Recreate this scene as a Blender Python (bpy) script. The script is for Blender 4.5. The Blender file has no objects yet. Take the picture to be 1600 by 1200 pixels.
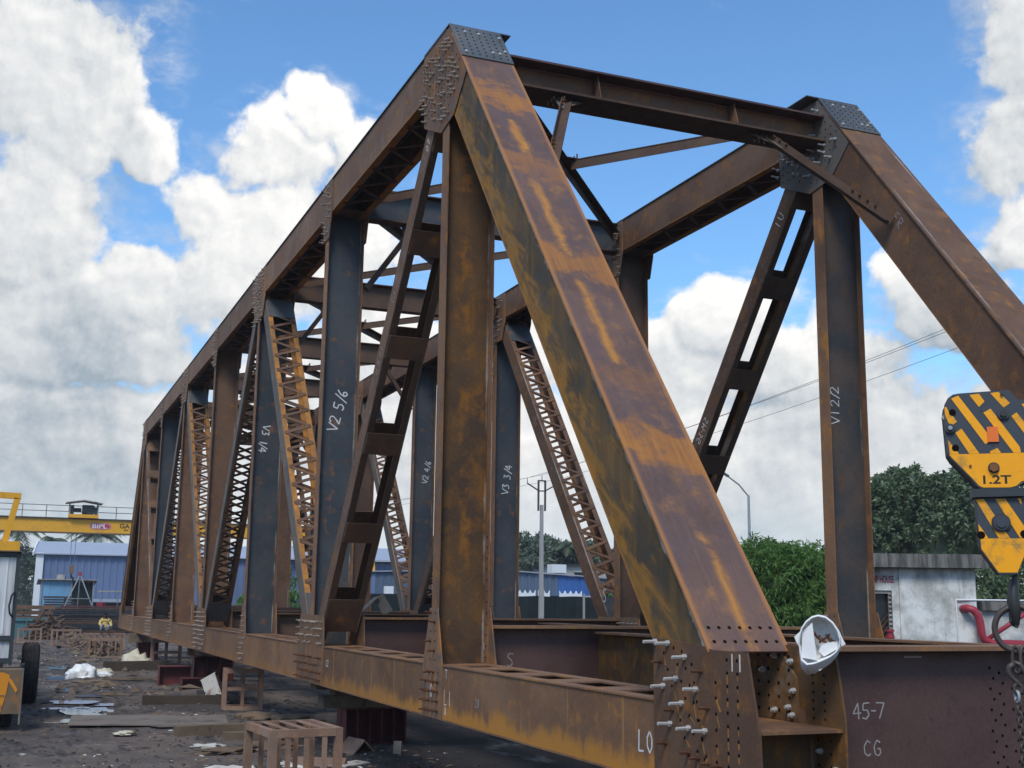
import bpy, bmesh, math, random
import numpy as np
from mathutils import Vector, Matrix, noise
random.seed(7); rng = np.random.default_rng(7)
sc = bpy.context.scene
C = sc.collection
RAD = math.radians
# ------------------------------------------------------------------ camera, sky, sun, exposure
cd = bpy.data.cameras.new('camera'); cam = bpy.data.objects.new('camera', cd); C.objects.link(cam)
def cam_axes(yaw, pitch, roll):
    y, p, r = RAD(yaw), RAD(pitch), RAD(roll)
    f = Vector((math.cos(p)*math.cos(y), math.cos(p)*math.sin(y), math.sin(p)))
    rt = Vector((math.sin(y), -math.cos(y), 0)); up = rt.cross(f)
    return f, rt*math.cos(r)+up*math.sin(r), -rt*math.sin(r)+up*math.cos(r)
CF, CR, CU = cam_axes(-22.1678, 10.3164, 0.698)
CP = Vector((-6.8347, 4.3091, 1.2128))
cam.matrix_world = Matrix(((CR.x, CU.x, -CF.x, CP.x), (CR.y, CU.y, -CF.y, CP.y), (CR.z, CU.z, -CF.z, CP.z), (0, 0, 0, 1)))
cd.sensor_width = 36; cd.lens = 1880.25/1600*36; cd.clip_start = .05; cd.clip_end = 3000
sc.camera = cam
SUN_EL, SUN_AZ = 50.0, 142.0      # degrees; azimuth measured in the world XY plane from +X towards +Y
sun_dir = Vector((math.cos(RAD(SUN_EL))*math.cos(RAD(SUN_AZ)), math.cos(RAD(SUN_EL))*math.sin(RAD(SUN_AZ)), math.sin(RAD(SUN_EL))))
sd = bpy.data.lights.new('sun', 'SUN'); sd.energy = 2.1; sd.angle = RAD(20); sd.color = (1, .945, .86)
so = bpy.data.objects.new('sun', sd); C.objects.link(so); so.rotation_euler = sun_dir.to_track_quat('Z', 'Y').to_euler()
sc.view_settings.view_transform = 'Standard'; sc.view_settings.look = 'None'
sc.view_settings.exposure = 0.27; sc.view_settings.gamma = 1
try: sc.view_settings.use_curve_mapping = False
except Exception: pass

sc.cycles.max_bounces = 5; sc.cycles.diffuse_bounces = 3; sc.cycles.glossy_bounces = 2; sc.cycles.transmission_bounces = 2
sc.cycles.caustics_reflective = False; sc.cycles.caustics_refractive = False
class NB:                                   # small node helper
    def __init__(s, nt): s.nt = nt; s.n = nt.nodes; s.l = nt.links
    def new(s, t, **kw):
        n = s.n.new(t)
        for k, v in kw.items(): setattr(n, k, v)
        return n
    def put(s, sock, v):
        if v is None: return
        if hasattr(v, 'is_linked') or isinstance(v, bpy.types.NodeSocket): s.l.new(v, sock)
        else: sock.default_value = v
    def math(s, op, a, b=None, c=None, clamp=False):
        n = s.new('ShaderNodeMath', operation=op, use_clamp=clamp)
        s.put(n.inputs[0], a); s.put(n.inputs[1], b); s.put(n.inputs[2], c); return n.outputs[0]
    def vmath(s, op, a, b=None):
        n = s.new('ShaderNodeVectorMath', operation=op); s.put(n.inputs[0], a); s.put(n.inputs[1], b)
        return n.outputs['Value'] if op in ('DOT_PRODUCT', 'LENGTH') else n.outputs[0]
    def noise(s, vec, scale, detail=4, rough=.55, dist=0.0, dim='3D'):
        n = s.new('ShaderNodeTexNoise'); n.noise_dimensions = dim; s.put(n.inputs['Vector'], vec)
        n.inputs['Scale'].default_value = scale; n.inputs['Detail'].default_value = detail
        n.inputs['Roughness'].default_value = rough; n.inputs['Distortion'].default_value = dist
        return n.outputs[0]
    def ramp(s, f, lo, hi, a=0.0, b=1.0, smooth=True):
        n = s.new('ShaderNodeMapRange'); n.clamp = True
        n.interpolation_type = 'SMOOTHSTEP' if smooth else 'LINEAR'
        s.put(n.inputs[0], f); n.inputs[1].default_value = lo; n.inputs[2].default_value = hi
        n.inputs[3].default_value = a; n.inputs[4].default_value = b; return n.outputs[0]
    def mix(s, f, a, b, mode='MIX'):
        n = s.new('ShaderNodeMix', data_type='RGBA', blend_type=mode)
        s.put(n.inputs[0], f)
        for i, v in ((6, a), (7, b)):
            if isinstance(v, tuple): v = (v[0], v[1], v[2], 1)
            s.put(n.inputs[i], v)
        return n.outputs[2]
    def mapping(s, vec, loc=(0,0,0), rot=(0,0,0), scale=(1,1,1)):
        n = s.new('ShaderNodeMapping'); s.put(n.inputs[0], vec)
        n.inputs[1].default_value = loc; n.inputs[2].default_value = rot; n.inputs[3].default_value = scale
        return n.outputs[0]
    def comb(s, x, y, z):
        n = s.new('ShaderNodeCombineXYZ'); s.put(n.inputs[0], x); s.put(n.inputs[1], y); s.put(n.inputs[2], z); return n.outputs[0]
    def sep(s, v):
        n = s.new('ShaderNodeSeparateXYZ'); s.put(n.inputs[0], v); return n.outputs

w = bpy.data.worlds.new('World'); sc.world = w; w.use_nodes = True
nt = w.node_tree; nt.nodes.clear(); B = NB(nt)
# cloud density as a node group of (azimuth, elevation) in degrees
CLOUDS = [(0.2,23.0,4.9,4.5),(-4.6,20.7,2.0,1.4),(0.6,16.6,3.2,4.3),(-1.0,12.6,4.6,3.0),(7,20,6,8),(-12.5,22.5,1.9,1.7),(-14.2,20.6,1.9,2.2),
 (-10.6,20.6,2.6,2.0),(-7.4,18.1,2.5,2.1),(-11.1,16.4,6.2,3.5),(-32.4,13.2,3.6,1.9),(-36.0,11.0,5.7,2.4),(-47.0,24.6,2.7,4.0),
 (-46.6,20.4,3.6,2.3),(-46.2,16.2,2.0,2.1),(-43.0,13.0,3.0,2.1),(-18.0,11.5,8.6,3.2),(-1,30,7,3),(-4.2,13.6,4.0,2.3),(-8.5,14.6,4.0,3.0),(-41.5,14.6,2.6,2.0),(-29.5,11.0,3.5,2.6),(-4.6,11.2,3.8,2.0),(0.8,10.6,3.0,2.0),(-60,22,10,9),(-58,40,20,5),(25,35,18,8),(30,14,14,7)]
g = bpy.data.node_groups.new('cloud_density', 'ShaderNodeTree')
g.interface.new_socket('P', in_out='INPUT', socket_type='NodeSocketVector')
g.interface.new_socket('D', in_out='OUTPUT', socket_type='NodeSocketFloat')
G = NB(g); gi = G.new('NodeGroupInput'); go = G.new('NodeGroupOutput')
P = gi.outputs[0]
wp = G.new('ShaderNodeTexNoise'); wp.noise_dimensions = '2D'; wp.inputs['Scale'].default_value = .22; wp.inputs['Detail'].default_value = 3; G.put(wp.inputs['Vector'], P)
off = G.vmath('SCALE', G.vmath('SUBTRACT', wp.outputs['Color'], (.5,.5,.5))); off.node.inputs['Scale'].default_value = 3.4
Pw = G.vmath('ADD', P, off)
px, py, _ = G.sep(Pw)
acc = None
for (a, e, ra, re) in CLOUDS:
    q = G.vmath('LENGTH', G.vmath('MULTIPLY', G.vmath('SUBTRACT', Pw, (a, e, 0)), (1/ra, 1/re, 0)))
    q = G.math('MULTIPLY', G.math('SUBTRACT', 1.0, q), 1.5)
    if acc is None: acc = q
    else:
        n = G.new('ShaderNodeMath', operation='SMOOTH_MAX'); G.put(n.inputs[0], acc); G.put(n.inputs[1], q); n.inputs[2].default_value = .22; acc = n.outputs[0]
base = G.ramp(py, 14.0, 8.5, -1.0, .75, False)
acc = G.math('MAXIMUM', acc, base)
high = G.math('SUBTRACT', G.noise(P, .05, 4, dim='2D'), .62)       # scattered cloud beyond the frame, higher up
high = G.math('SUBTRACT', G.math('MULTIPLY', high, 5.0), G.ramp(py, 42, 30, 0, 3))
acc = G.math('MAXIMUM', acc, high)
acc = G.math('MINIMUM', acc, .8)
n1 = G.math('SUBTRACT', G.noise(P, .26, 10, .64, dim='2D'), .5)
vo = G.new('ShaderNodeTexVoronoi'); vo.voronoi_dimensions = '2D'; vo.feature = 'SMOOTH_F1'; vo.inputs['Scale'].default_value = .9; vo.inputs['Smoothness'].default_value = .6
vo.inputs['Detail'].default_value = 3.0; vo.inputs['Roughness'].default_value = .5; G.put(vo.inputs['Vector'], Pw); vo.normalize = True
n2 = G.math('SUBTRACT', .38, vo.outputs['Distance'])
d = G.math('ADD', acc, G.math('MULTIPLY', n1, 1.5)); d = G.math('ADD', d, G.math('MULTIPLY', n2, .42))
G.l.new(d, go.inputs[0])
tc = B.new('ShaderNodeTexCoord'); dv = tc.outputs['Generated']
dx, dy, dz = B.sep(B.vmath('NORMALIZE', dv))
az = B.math('MULTIPLY', B.math('ARCTAN2', dy, dx), 180/math.pi)
el = B.math('MULTIPLY', B.math('ARCSINE', dz), 180/math.pi)
pv = B.comb(az, el, 0.0)
def dens(off):
    n = B.new('ShaderNodeGroup'); n.node_tree = g; B.put(n.inputs[0], B.vmath('ADD', pv, off)); return n.outputs[0]
D0 = dens((0, 0, 0)); D1 = dens((-.28, .40, 0)); D2 = dens((-1.6, 2.4, 0))
alpha = B.ramp(D0, .0, .42)
veil = B.math('MULTIPLY', B.ramp(D0, -.75, .1), B.ramp(B.noise(B.mapping(pv, rot=(0, 0, .5), scale=(1, 2.2, 1)), .22, 8, .62, dim='2D'), .42, .72, 0, .55))
alpha = B.math('MAXIMUM', alpha, veil)
lit = B.math('ADD', B.math('MULTIPLY', B.math('SUBTRACT', D0, D1), .58), B.math('MULTIPLY', B.math('SUBTRACT', D0, D2), .22))
lit = B.math('ADD', lit, .69)
lit = B.math('SUBTRACT', lit, B.ramp(D0, .5, 1.5, 0, .20))
grey = B.noise(pv, .085, 3, dim='2D')
lit = B.math('SUBTRACT', lit, B.math('MULTIPLY', B.ramp(grey, .40, .66), .24))
# heavier grey cloud low on the left, bright cumulus in the middle
lowleft = B.math('MULTIPLY', B.ramp(az, -12, -2, 0, 1), B.ramp(el, 18, 10, 0, 1))
lit = B.math('SUBTRACT', lit, B.math('MULTIPLY', lowleft, .16))
lit = B.math('ADD', lit, B.math('MULTIPLY', B.ramp(az, -4, -9), B.math('MULTIPLY', B.ramp(az, -24, -16), .16)))
lit = B.ramp(lit, .1, 1.0, 0, 1, False)
ccol = B.mix(lit, (.36, .43, .50), (1.0, .985, .96))
hz = B.ramp(el, 7, 0, 0, 1)
ccol = B.mix(B.math('MULTIPLY', hz, .75), ccol, (.66, .765, .83))
bgc = B.new('ShaderNodeBackground'); B.put(bgc.inputs[0], ccol); bgc.inputs[1].default_value = .87
sky = B.new('ShaderNodeTexSky'); sky.sky_type = 'NISHITA'; sky.sun_disc = False
sky.sun_elevation = RAD(SUN_EL); sky.sun_rotation = RAD(90-SUN_AZ); sky.air_density = 1.0; sky.dust_density = .3; sky.ozone_density = 3.5
bgs = B.new('ShaderNodeBackground'); B.put(bgs.inputs[0], B.mix(1.0, sky.outputs[0], (.74, .98, 1.10), 'MULTIPLY')); bgs.inputs[1].default_value = .15
mx = B.new('ShaderNodeMixShader'); B.put(mx.inputs[0], alpha); B.l.new(bgs.outputs[0], mx.inputs[1]); B.l.new(bgc.outputs[0], mx.inputs[2])
wo = B.new('ShaderNodeOutputWorld'); B.l.new(mx.outputs[0], wo.inputs[0])
w.cycles.sampling_method = 'MANUAL'; w.cycles.sample_map_resolution = 512

# ------------------------------------------------------------------ materials
MATS = {}
def mat(name, rough=.7, spec=.3, metal=0.0):
    m = bpy.data.materials.new(name); m.use_nodes = True; m.node_tree.nodes.clear()
    b = NB(m.node_tree); p = b.new('ShaderNodeBsdfPrincipled'); o = b.new('ShaderNodeOutputMaterial')
    b.l.new(p.outputs[0], o.inputs[0]); p.inputs['Roughness'].default_value = rough
    p.inputs['Specular IOR Level'].default_value = spec; p.inputs['Metallic'].default_value = metal
    b.p = p; b.m = m; MATS[name] = m
    return b
def pos(b): return b.new('ShaderNodeNewGeometry').outputs['Position']
def objc(b): return b.new('ShaderNodeTexCoord').outputs['Object']
def orand(b): return b.new('ShaderNodeObjectInfo').outputs['Random']
def bump(b, h, s=.3, dist=.01):
    n = b.new('ShaderNodeBump'); n.inputs['Strength'].default_value = s; n.inputs['Distance'].default_value = dist
    b.put(n.inputs['Height'], h); b.l.new(n.outputs[0], b.p.inputs['Normal'])
def steel(name, c1, c2, c3, amt=.5, rough=.72, spec=.25, wobble=.35):
    """weathered plate: two base tones, a bright rust tone that comes in patches and runs, fine grain"""
    b = mat(name, rough, spec); P = pos(b); r = orand(b)
    P2 = b.vmath('ADD', P, b.comb(b.math('MULTIPLY', r, 17.0), b.math('MULTIPLY', r, 9.0), b.math('MULTIPLY', r, 5.0)))
    big = b.noise(P2, .9, 6, .62, .4); fine = b.noise(P2, 38, 3, .6)
    runs = b.noise(b.mapping(P2, scale=(7, 7, .55)), 1.0, 5, .6, .3)
    mid = b.noise(P2, 4.5, 6, .65, .2)
    col = b.mix(b.ramp(big, .36, .64), c1, c2)
    f = b.math('MULTIPLY', b.ramp(mid, .62-amt*.28, .80-amt*.22), b.ramp(runs, .38, .66, .25, 1))
    col = b.mix(f, col, c3)
    blo = b.ramp(b.noise(P2, 2.2, 5, .7), .60, .70)
    col = b.mix(b.math('MULTIPLY', blo, .55*amt), col, (c3[0]*1.1, c3[1]*1.1, c3[2]*.9))
    dk = b.ramp(b.noise(P2, 7, 6, .7, .6), .56, .72)
    col = b.mix(b.math('MULTIPLY', dk, .45), col, (c1[0]*.45, c1[1]*.45, c1[2]*.5))
    v = b.math('ADD', b.math('MULTIPLY', fine, .55), .72); v = b.math('ADD', v, b.math('MULTIPLY', b.math('SUBTRACT', r, .5), wobble))
    col = b.mix(1.0, col, b.comb(v, v, v), 'MULTIPLY')
    b.put(b.p.inputs['Base Color'], col)
    b.put(b.p.inputs['Roughness'], b.ramp(mid, .3, .7, rough-.16, rough+.12))
    bump(b, b.math('ADD', fine, b.math('MULTIPLY', mid, .6)), .22, .006)
    return b
OR = (.34, .125, .022)
steel('steel_brown', (.105,.057,.035), (.155,.088,.053), (.28,.12,.033), .42)
steel('steel_chord', (.125,.070,.044), (.180,.108,.066), (.30,.135,.035), .42)
steel('steel_web_brown', (.075,.045,.026), (.130,.070,.028), (.27,.11,.018), .62)
steel('steel_dark', (.034,.042,.050), (.056,.060,.064), (.22,.09,.03), .30, .6, .35)
steel('steel_mixed', (.042,.046,.048), (.100,.072,.056), (.16,.08,.03), .3, .62, .3)
steel('steel_darkbrown', (.078,.046,.032), (.120,.072,.046), (.16,.075,.03), .35)
steel('steel_orange', (.20,.098,.035), (.27,.128,.038), (.42,.17,.03), .8)
steel('steel_flange', (.155,.082,.048), (.220,.122,.068), (.36,.16,.035), .5)
steel('steel_greyrust', (.115,.105,.092), (.165,.145,.120), (.26,.125,.05), .4)
steel('steel_gusset', (.125,.090,.068), (.165,.102,.066), (.32,.14,.045), .85)
steel('steel_gusset_grey', (.095,.088,.080), (.135,.120,.105), (.20,.11,.05), .4)
steel('steel_cap', (.060,.068,.072), (.095,.100,.100), (.20,.12,.06), .3, .5, .45)
steel('steel_primer', (.085,.046,.040), (.110,.060,.050), (.10,.05,.035), .15, .55, .35)
steel('steel_maroon', (.115,.030,.030), (.145,.042,.040), (.20,.07,.05), .3, .6)
steel('steel_crate', (.20,.125,.090), (.27,.18,.13), (.36,.19,.10), .5)
def weld(name):
    m = MATS[name]; b = NB(m.node_tree); p = [n for n in b.n if n.type == 'BSDF_PRINCIPLED'][0]; P = pos(b)
    x, y, z = b.sep(P); n = b.noise(P, 7, 5, .7); old = p.inputs['Base Color'].links[0].from_socket
    dd_ = None
    for c in (-.565, -.035, -5.832, -5.302):
        q = b.math('ABSOLUTE', b.math('SUBTRACT', y, c)); dd_ = q if dd_ is None else b.math('MINIMUM', dd_, q)
    k = b.ramp(b.math('ADD', dd_, b.math('MULTIPLY', b.math('SUBTRACT', n, .5), .03)), .017, .006)
    k = b.math('MULTIPLY', k, b.ramp(b.noise(b.comb(0.0, b.math('MULTIPLY', y, 2.0), z), .9, 4), .44, .6, 0, .7))
    col = b.mix(k, old, (.36,.34,.31))
    scr = b.noise(b.mapping(P, rot=(.35, 0, 0), scale=(1, 3, 26)), 1.4, 4, .7)
    col = b.mix(b.math('MULTIPLY', b.ramp(scr, .64, .76), .35), col, (.19,.19,.19))
    b.put(p.inputs['Base Color'], col)
for k_ in ('steel_dark', 'steel_mixed', 'steel_web_brown', 'steel_brown'): weld(k_)
def endpost_side():
    b = steel('endpost_side', (.045,.042,.030), (.110,.068,.025), (.42,.21,.03), 1.0)
    P = pos(b); th = math.atan2(7.4434, 5.905)
    s = b.vmath('DOT_PRODUCT', P, (math.cos(th), 0, math.sin(th))); t = b.vmath('DOT_PRODUCT', P, (-math.sin(th), 0, math.cos(th)))
    wv = b.comb(b.math('MULTIPLY', s, .9), b.math('ADD', b.math('MULTIPLY', t, 3.0), b.math('MULTIPLY', s, .5)), 0.0)
    n = b.noise(wv, 2.2, 10, .72, .5)
    low = b.ramp(t, .33, -.18)
    f = b.ramp(b.math('ADD', n, b.math('MULTIPLY', low, .20)), .55, .72)
    old = b.p.inputs['Base Color'].links[0].from_socket
    dark = b.mix(b.ramp(b.noise(wv, .8, 4), .4, .6), (.036,.034,.027), (.095,.062,.034))
    col = b.mix(f, dark, b.mix(b.noise(wv, 6, 4), (.15,.075,.015), (.40,.18,.025)))
    col = b.mix(.25, col, old)
    nn = b.noise(P, 9, 5); wl = b.ramp(b.math('ADD', t, b.math('MULTIPLY', b.math('SUBTRACT', nn, .5), .09)), .345, .375)
    wl = b.math('MULTIPLY', wl, b.ramp(b.noise(b.comb(s, 0.0, 0.0), 1.6, 3), .42, .6))
    col = b.mix(b.math('MULTIPLY', wl, .85), col, (.50,.47,.42))
    b.put(b.p.inputs['Base Color'], col)
endpost_side()
def endpost_cover():
    b = steel('endpost_cover', (.100,.056,.040), (.150,.082,.055), (.27,.12,.04), .45, .55, .4)
    P = pos(b); th = math.atan2(7.4434, 5.905)
    s = b.vmath('DOT_PRODUCT', P, (math.cos(th), 0, math.sin(th))); y = b.sep(P)[1]
    wv = b.comb(b.math('MULTIPLY', s, .55), b.math('MULTIPLY', y, 3.0), 0.0)
    lav = b.ramp(b.noise(wv, 1.5, 9, .68, .4), .36, .70)
    old = b.p.inputs['Base Color'].links[0].from_socket
    col = b.mix(b.math('MULTIPLY', lav, .62), old, (.115,.080,.080))
    fs = b.noise(b.comb(b.math('MULTIPLY', s, 1.1), b.math('MULTIPLY', y, 22.0), 0.0), 1.6, 7, .7, .3)
    col = b.mix(b.math('MULTIPLY', b.ramp(fs, .52, .72), .45), col, (.085,.055,.045))
    col = b.mix(b.math('MULTIPLY', b.ramp(fs, .48, .30), .30), col, (.24,.14,.09))
    rn = b.noise(b.comb(b.math('MULTIPLY', s, 1.2), b.math('MULTIPLY', y, 6.0), 0.0), 1.0, 6, .7, .6)
    col = b.mix(b.ramp(rn, .62, .74, 0, .55), col, (.30,.13,.03))
    edge = b.math('MAXIMUM', b.ramp(y, -.03, .012), b.ramp(y, -.565, -.61))
    col = b.mix(b.math('MULTIPLY', edge, .8), col, (.40,.17,.05))
    dist = b.math('MULTIPLY', b.math('SUBTRACT', b.noise(b.comb(b.math('MULTIPLY', s, 3.0), b.math('MULTIPLY', y, 2.0), 0.0), 1.3, 7, .65, .5), .5), 1.3)
    s2 = b.math('ADD', b.math('ADD', s, dist), b.math('MULTIPLY', y, -.35))
    for (c, h, k) in ((8.35, .16, .95), (6.95, .14, .6), (5.30, .19, .85), (2.85, .17, 1.0), (3.65, .05, .4), (.52, .07, .75)):
        q = b.ramp(b.math('ABSOLUTE', b.math('SUBTRACT', s2, c)), h+.16, h-.10)
        col = b.mix(b.math('MULTIPLY', b.math('MULTIPLY', q, k*.8), b.ramp(fs, .70, .42, .45, 1)), col, b.mix(rn, (.24,.085,.014), (.58,.23,.028)))
    for (c0, c1, yc, ww) in ((7.15, 7.8, -.27, .045), (5.6, 6.6, -.22, .035), (3.9, 4.9, -.24, .03), (1.0, 1.9, -.33, .022)):
        q = b.math('MULTIPLY', b.ramp(b.math('ABSOLUTE', b.math('SUBTRACT', b.math('ADD', y, b.math('MULTIPLY', dist, .12)), yc)), ww+.05, ww-.045),
                   b.math('MULTIPLY', b.ramp(s2, c0-.1, c0+.1), b.ramp(s2, c1+.1, c1-.1)))
        col = b.mix(b.math('MULTIPLY', b.math('MULTIPLY', q, .95), b.ramp(fs, .70, .42, .45, 1)), col, (.52,.22,.03))
    b.put(b.p.inputs['Base Color'], col)
endpost_cover()
def chordmat():
    b = steel('bottom_chord_web', (.135,.072,.040), (.185,.105,.058), (.32,.14,.035), .5)
    P = pos(b); x, y, z = b.sep(P); old = b.p.inputs['Base Color'].links[0].from_socket
    n = b.noise(b.mapping(P, scale=(2.2, 1, 1)), 1.2, 6, .65)
    near = b.ramp(x, 14, 4, .25, 1)
    f = b.ramp(b.math('ADD', z, b.math('MULTIPLY', b.math('SUBTRACT', n, .5), .55)), .20, .04)
    col = b.mix(b.math('MULTIPLY', b.math('MULTIPLY', f, near), .9), old, (.43,.19,.03))
    fx = b.math('FRACT', b.math('DIVIDE', b.math('ADD', x, b.math('MULTIPLY', b.noise(P, 3), .03)), .984))
    ln = b.ramp(b.math('ABSOLUTE', b.math('SUBTRACT', fx, .5)), .022, .006)
    ln = b.math('MULTIPLY', ln, b.ramp(b.noise(P, 1.1, 3), .42, .6, .15, .75))
    col = b.mix(ln, col, (.34,.18,.06))
    b.put(b.p.inputs['Base Color'], col)
chordmat()
def plain(name, col, rough=.6, var=.25, spec=.3, sc_=6, metal=0.0, dirt=None, obj=True):
    b = mat(name, rough, spec, metal); P = objc(b) if obj else pos(b)
    n = b.noise(P, sc_, 5, .6); v = b.math('ADD', b.math('MULTIPLY', n, var*2), 1-var)
    v = b.math('ADD', v, b.math('MULTIPLY', b.math('SUBTRACT', orand(b), .5), var*.6))
    c = b.mix(1.0, (col[0], col[1], col[2]), b.comb(v, v, v), 'MULTIPLY')
    if dirt: c = b.mix(b.ramp(b.noise(P, sc_*.6, 6, .7, .3), .50, .68), c, dirt)
    b.put(b.p.inputs['Base Color'], c); bump(b, b.noise(P, sc_*6, 3), .15, .004)
    return b
plain('bolt_zinc', (.50,.50,.48), .42, .15, .6, 30, .25)
plain('bolt_grey', (.27,.235,.20), .55, .35, .4, 30, .15, dirt=(.13,.06,.03))
plain('bolt_rust', (.10,.045,.025), .8, .3, .2, 30)
plain('hole', (.012,.009,.008), .9, .1, 0)
plain('chalk', (.62,.62,.60), .9, .2, .1, 60)
plain('chalk_faint', (.30,.28,.27), .9, .3, .1, 60)
plain('timber', (.17,.125,.085), .85, .35, .2, 5, dirt=(.07,.055,.045))
plain('timber_dark', (.07,.055,.042), .9, .35, .15, 5)
plain('crane_yellow', (.72,.36,.02), .45, .08, .45, 3, dirt=(.60,.30,.025))
plain('hook_yellow', (.92,.38,.006), .5, .10, .35, 9, dirt=(.35,.20,.05))
plain('hook_dark', (.045,.055,.065), .55, .18, .35, 6)
plain('black_iron', (.028,.027,.027), .5, .3, .5, 20)
plain('chain_iron', (.075,.058,.048), .5, .3, .5, 40, .3)
plain('bronze_bolt', (.20,.085,.03), .5, .3, .4, 40, .3)
plain('reflector_orange', (.85,.17,.01), .3, .1, .6)
plain('shed_blue', (.125,.175,.29), .55, .12, .3, .4)
plain('shed_roof', (.33,.37,.44), .6, .15, .3, .3)
plain('hut_blue', (.16,.36,.56), .6, .2, .3, 1.0, dirt=(.30,.36,.38))
plain('sheet_blue_bright', (.035,.115,.34), .55, .12, .3, .5)
plain('sheet_blue_grey', (.08,.115,.17), .6, .2, .3, .5)
plain('white_paint', (.74,.76,.77), .6, .1, .3, 2)
plain('cream_wall', (.42,.43,.40), .85, .15, .2, .8)
plain('window_dark', (.02,.022,.026), .3, .1, .5)
plain('green_net', (.018,.026,.026), .9, .25, .1, 1.5)
plain('tyre', (.022,.022,.023), .85, .3, .25, 6, dirt=(.06,.05,.042))
plain('cab_frame', (.035,.042,.045), .5, .2, .4)
plain('orange_body', (.62,.24,.012), .5, .15, .4, 3, dirt=(.13,.085,.06))
plain('worn_bumper', (.17,.12,.075), .7, .35, .3, 5, dirt=(.30,.13,.03))
plain('sack_white', (.84,.84,.82), .75, .08, .2, 8)
plain('sack_cream', (.55,.50,.38), .8, .2, .2, 8)
plain('teal_paint', (.06,.16,.17), .6, .25, .3, 3, dirt=(.10,.08,.06))
plain('red_paint', (.34,.035,.055), .45, .15, .4, 6)
plain('red_letter', (.30,.05,.06), .8, .15, .2, 6)
plain('pole_concrete', (.33,.33,.31), .85, .2, .2, 2)
plain('galvanised', (.30,.33,.34), .5, .15, .4, 6, .3)
plain('wire', (.06,.065,.07), .6, .1, .3)
plain('black_steel', (.035,.035,.038), .5, .4, .45, 2, dirt=(.07,.055,.045))
plain('bark', (.10,.085,.065), .9, .3, .1, 8)
plain('skin', (.085,.042,.026), .6, .1, .3, 20)
plain('hair', (.012,.010,.009), .7, .1, .3, 40)
plain('shirt_yellow', (.62,.46,.16), .8, .15, .15, 10)
plain('trousers_grey', (.33,.34,.36), .85, .15, .15, 10)
plain('plate_ground', (.19,.16,.13), .7, .25, .3, 2, dirt=(.10,.08,.07))
plain('pink_primer', (.42,.24,.24), .8, .3, .2, 12)
plain('scrap_grey', (.42,.40,.36), .7, .2, .3, 8, dirt=(.16,.09,.06))
plain('chip_brown', (.16,.115,.08), .9, .5, .1, 3)
plain('chip_dark', (.05,.045,.043), .9, .5, .2, 3)
plain('chip_pale', (.50,.48,.43), .85, .3, .1, 3)
plain('logo_red', (.42,.04,.10), .5, .05, .3)
plain('letter_black', (.03,.025,.02), .6, .1, .3)
def crumple(name):
    m = MATS[name]; b = NB(m.node_tree); b.p = [n for n in b.n if n.type == 'BSDF_PRINCIPLED'][0]
    v = b.new('ShaderNodeTexVoronoi'); v.feature = 'DISTANCE_TO_EDGE'; v.inputs['Scale'].default_value = 16; P = objc(b)
    b.put(v.inputs['Vector'], b.vmath('ADD', P, b.new('ShaderNodeTexNoise').outputs['Color'])); bump(b, b.math('ADD', v.outputs[0], b.noise(P, 25, 4)), .35, .015)
crumple('sack_white')
def glassmat():
    b = mat('cab_glass', .12, .8); P = objc(b)
    b.put(b.p.inputs['Base Color'], b.mix(b.ramp(b.noise(b.mapping(P, scale=(1, 6, .4)), 1.2, 3), .4, .6), (.36,.38,.39), (.62,.64,.64)))  # pale reflection painted into the pane colour as grey streaks
glassmat()
def concrete():
    b = mat('pump_wall', .9, .15); P = pos(b)
    n = b.noise(P, 1.6, 8, .7, .3); st = b.noise(b.mapping(P, scale=(4, 4, .5)), 1.3, 6, .65)
    c = b.mix(b.ramp(n, .35, .62), (.38,.38,.35), (.74,.75,.72))
    c = b.mix(b.math('MULTIPLY', b.ramp(st, .50, .68), .45), c, (.24,.25,.22))
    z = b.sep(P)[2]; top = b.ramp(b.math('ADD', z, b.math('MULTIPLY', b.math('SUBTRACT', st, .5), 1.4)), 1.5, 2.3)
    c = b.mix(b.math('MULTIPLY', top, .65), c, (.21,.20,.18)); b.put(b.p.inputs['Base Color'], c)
    bump(b, b.noise(P, 22, 4), .3, .01)
    b = mat('pump_slab', .9, .15); P = pos(b); st = b.noise(b.mapping(P, scale=(5, 5, .6)), 1.5, 6, .7)
    b.put(b.p.inputs['Base Color'], b.mix(b.ramp(st, .38, .62), (.075,.075,.07), (.20,.195,.18))); bump(b, st, .3, .02)
concrete()
def leafmat(name, dark, light, tr=.25):
    b = mat(name, .5, .35); r = b.new('ShaderNodeNewGeometry').outputs['Random Per Island']
    big = b.noise(pos(b), .7, 3)
    c = b.mix(b.math('ADD', b.math('MULTIPLY', r, .6), b.math('MULTIPLY', big, .4)), dark, light)
    b.put(b.p.inputs['Base Color'], c)
    t = b.new('ShaderNodeBsdfTranslucent'); b.put(t.inputs[0], b.mix(1.0, c, (1.0, 1.2, .5), 'MULTIPLY'))
    ms = b.new('ShaderNodeMixShader'); ms.inputs[0].default_value = tr
    b.l.new(b.p.outputs[0], ms.inputs[1]); b.l.new(t.outputs[0], ms.inputs[2])
    b.l.new(ms.outputs[0], [n for n in b.n if n.type == 'OUTPUT_MATERIAL'][0].inputs[0])
leafmat('mango_leaf', (.050,.115,.025), (.15,.27,.065))
leafmat('dark_leaf', (.045,.080,.038), (.15,.20,.10), .15)
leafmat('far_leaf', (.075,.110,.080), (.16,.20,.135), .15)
leafmat('palm_leaf', (.040,.065,.035), (.120,.150,.080), .15)
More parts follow.
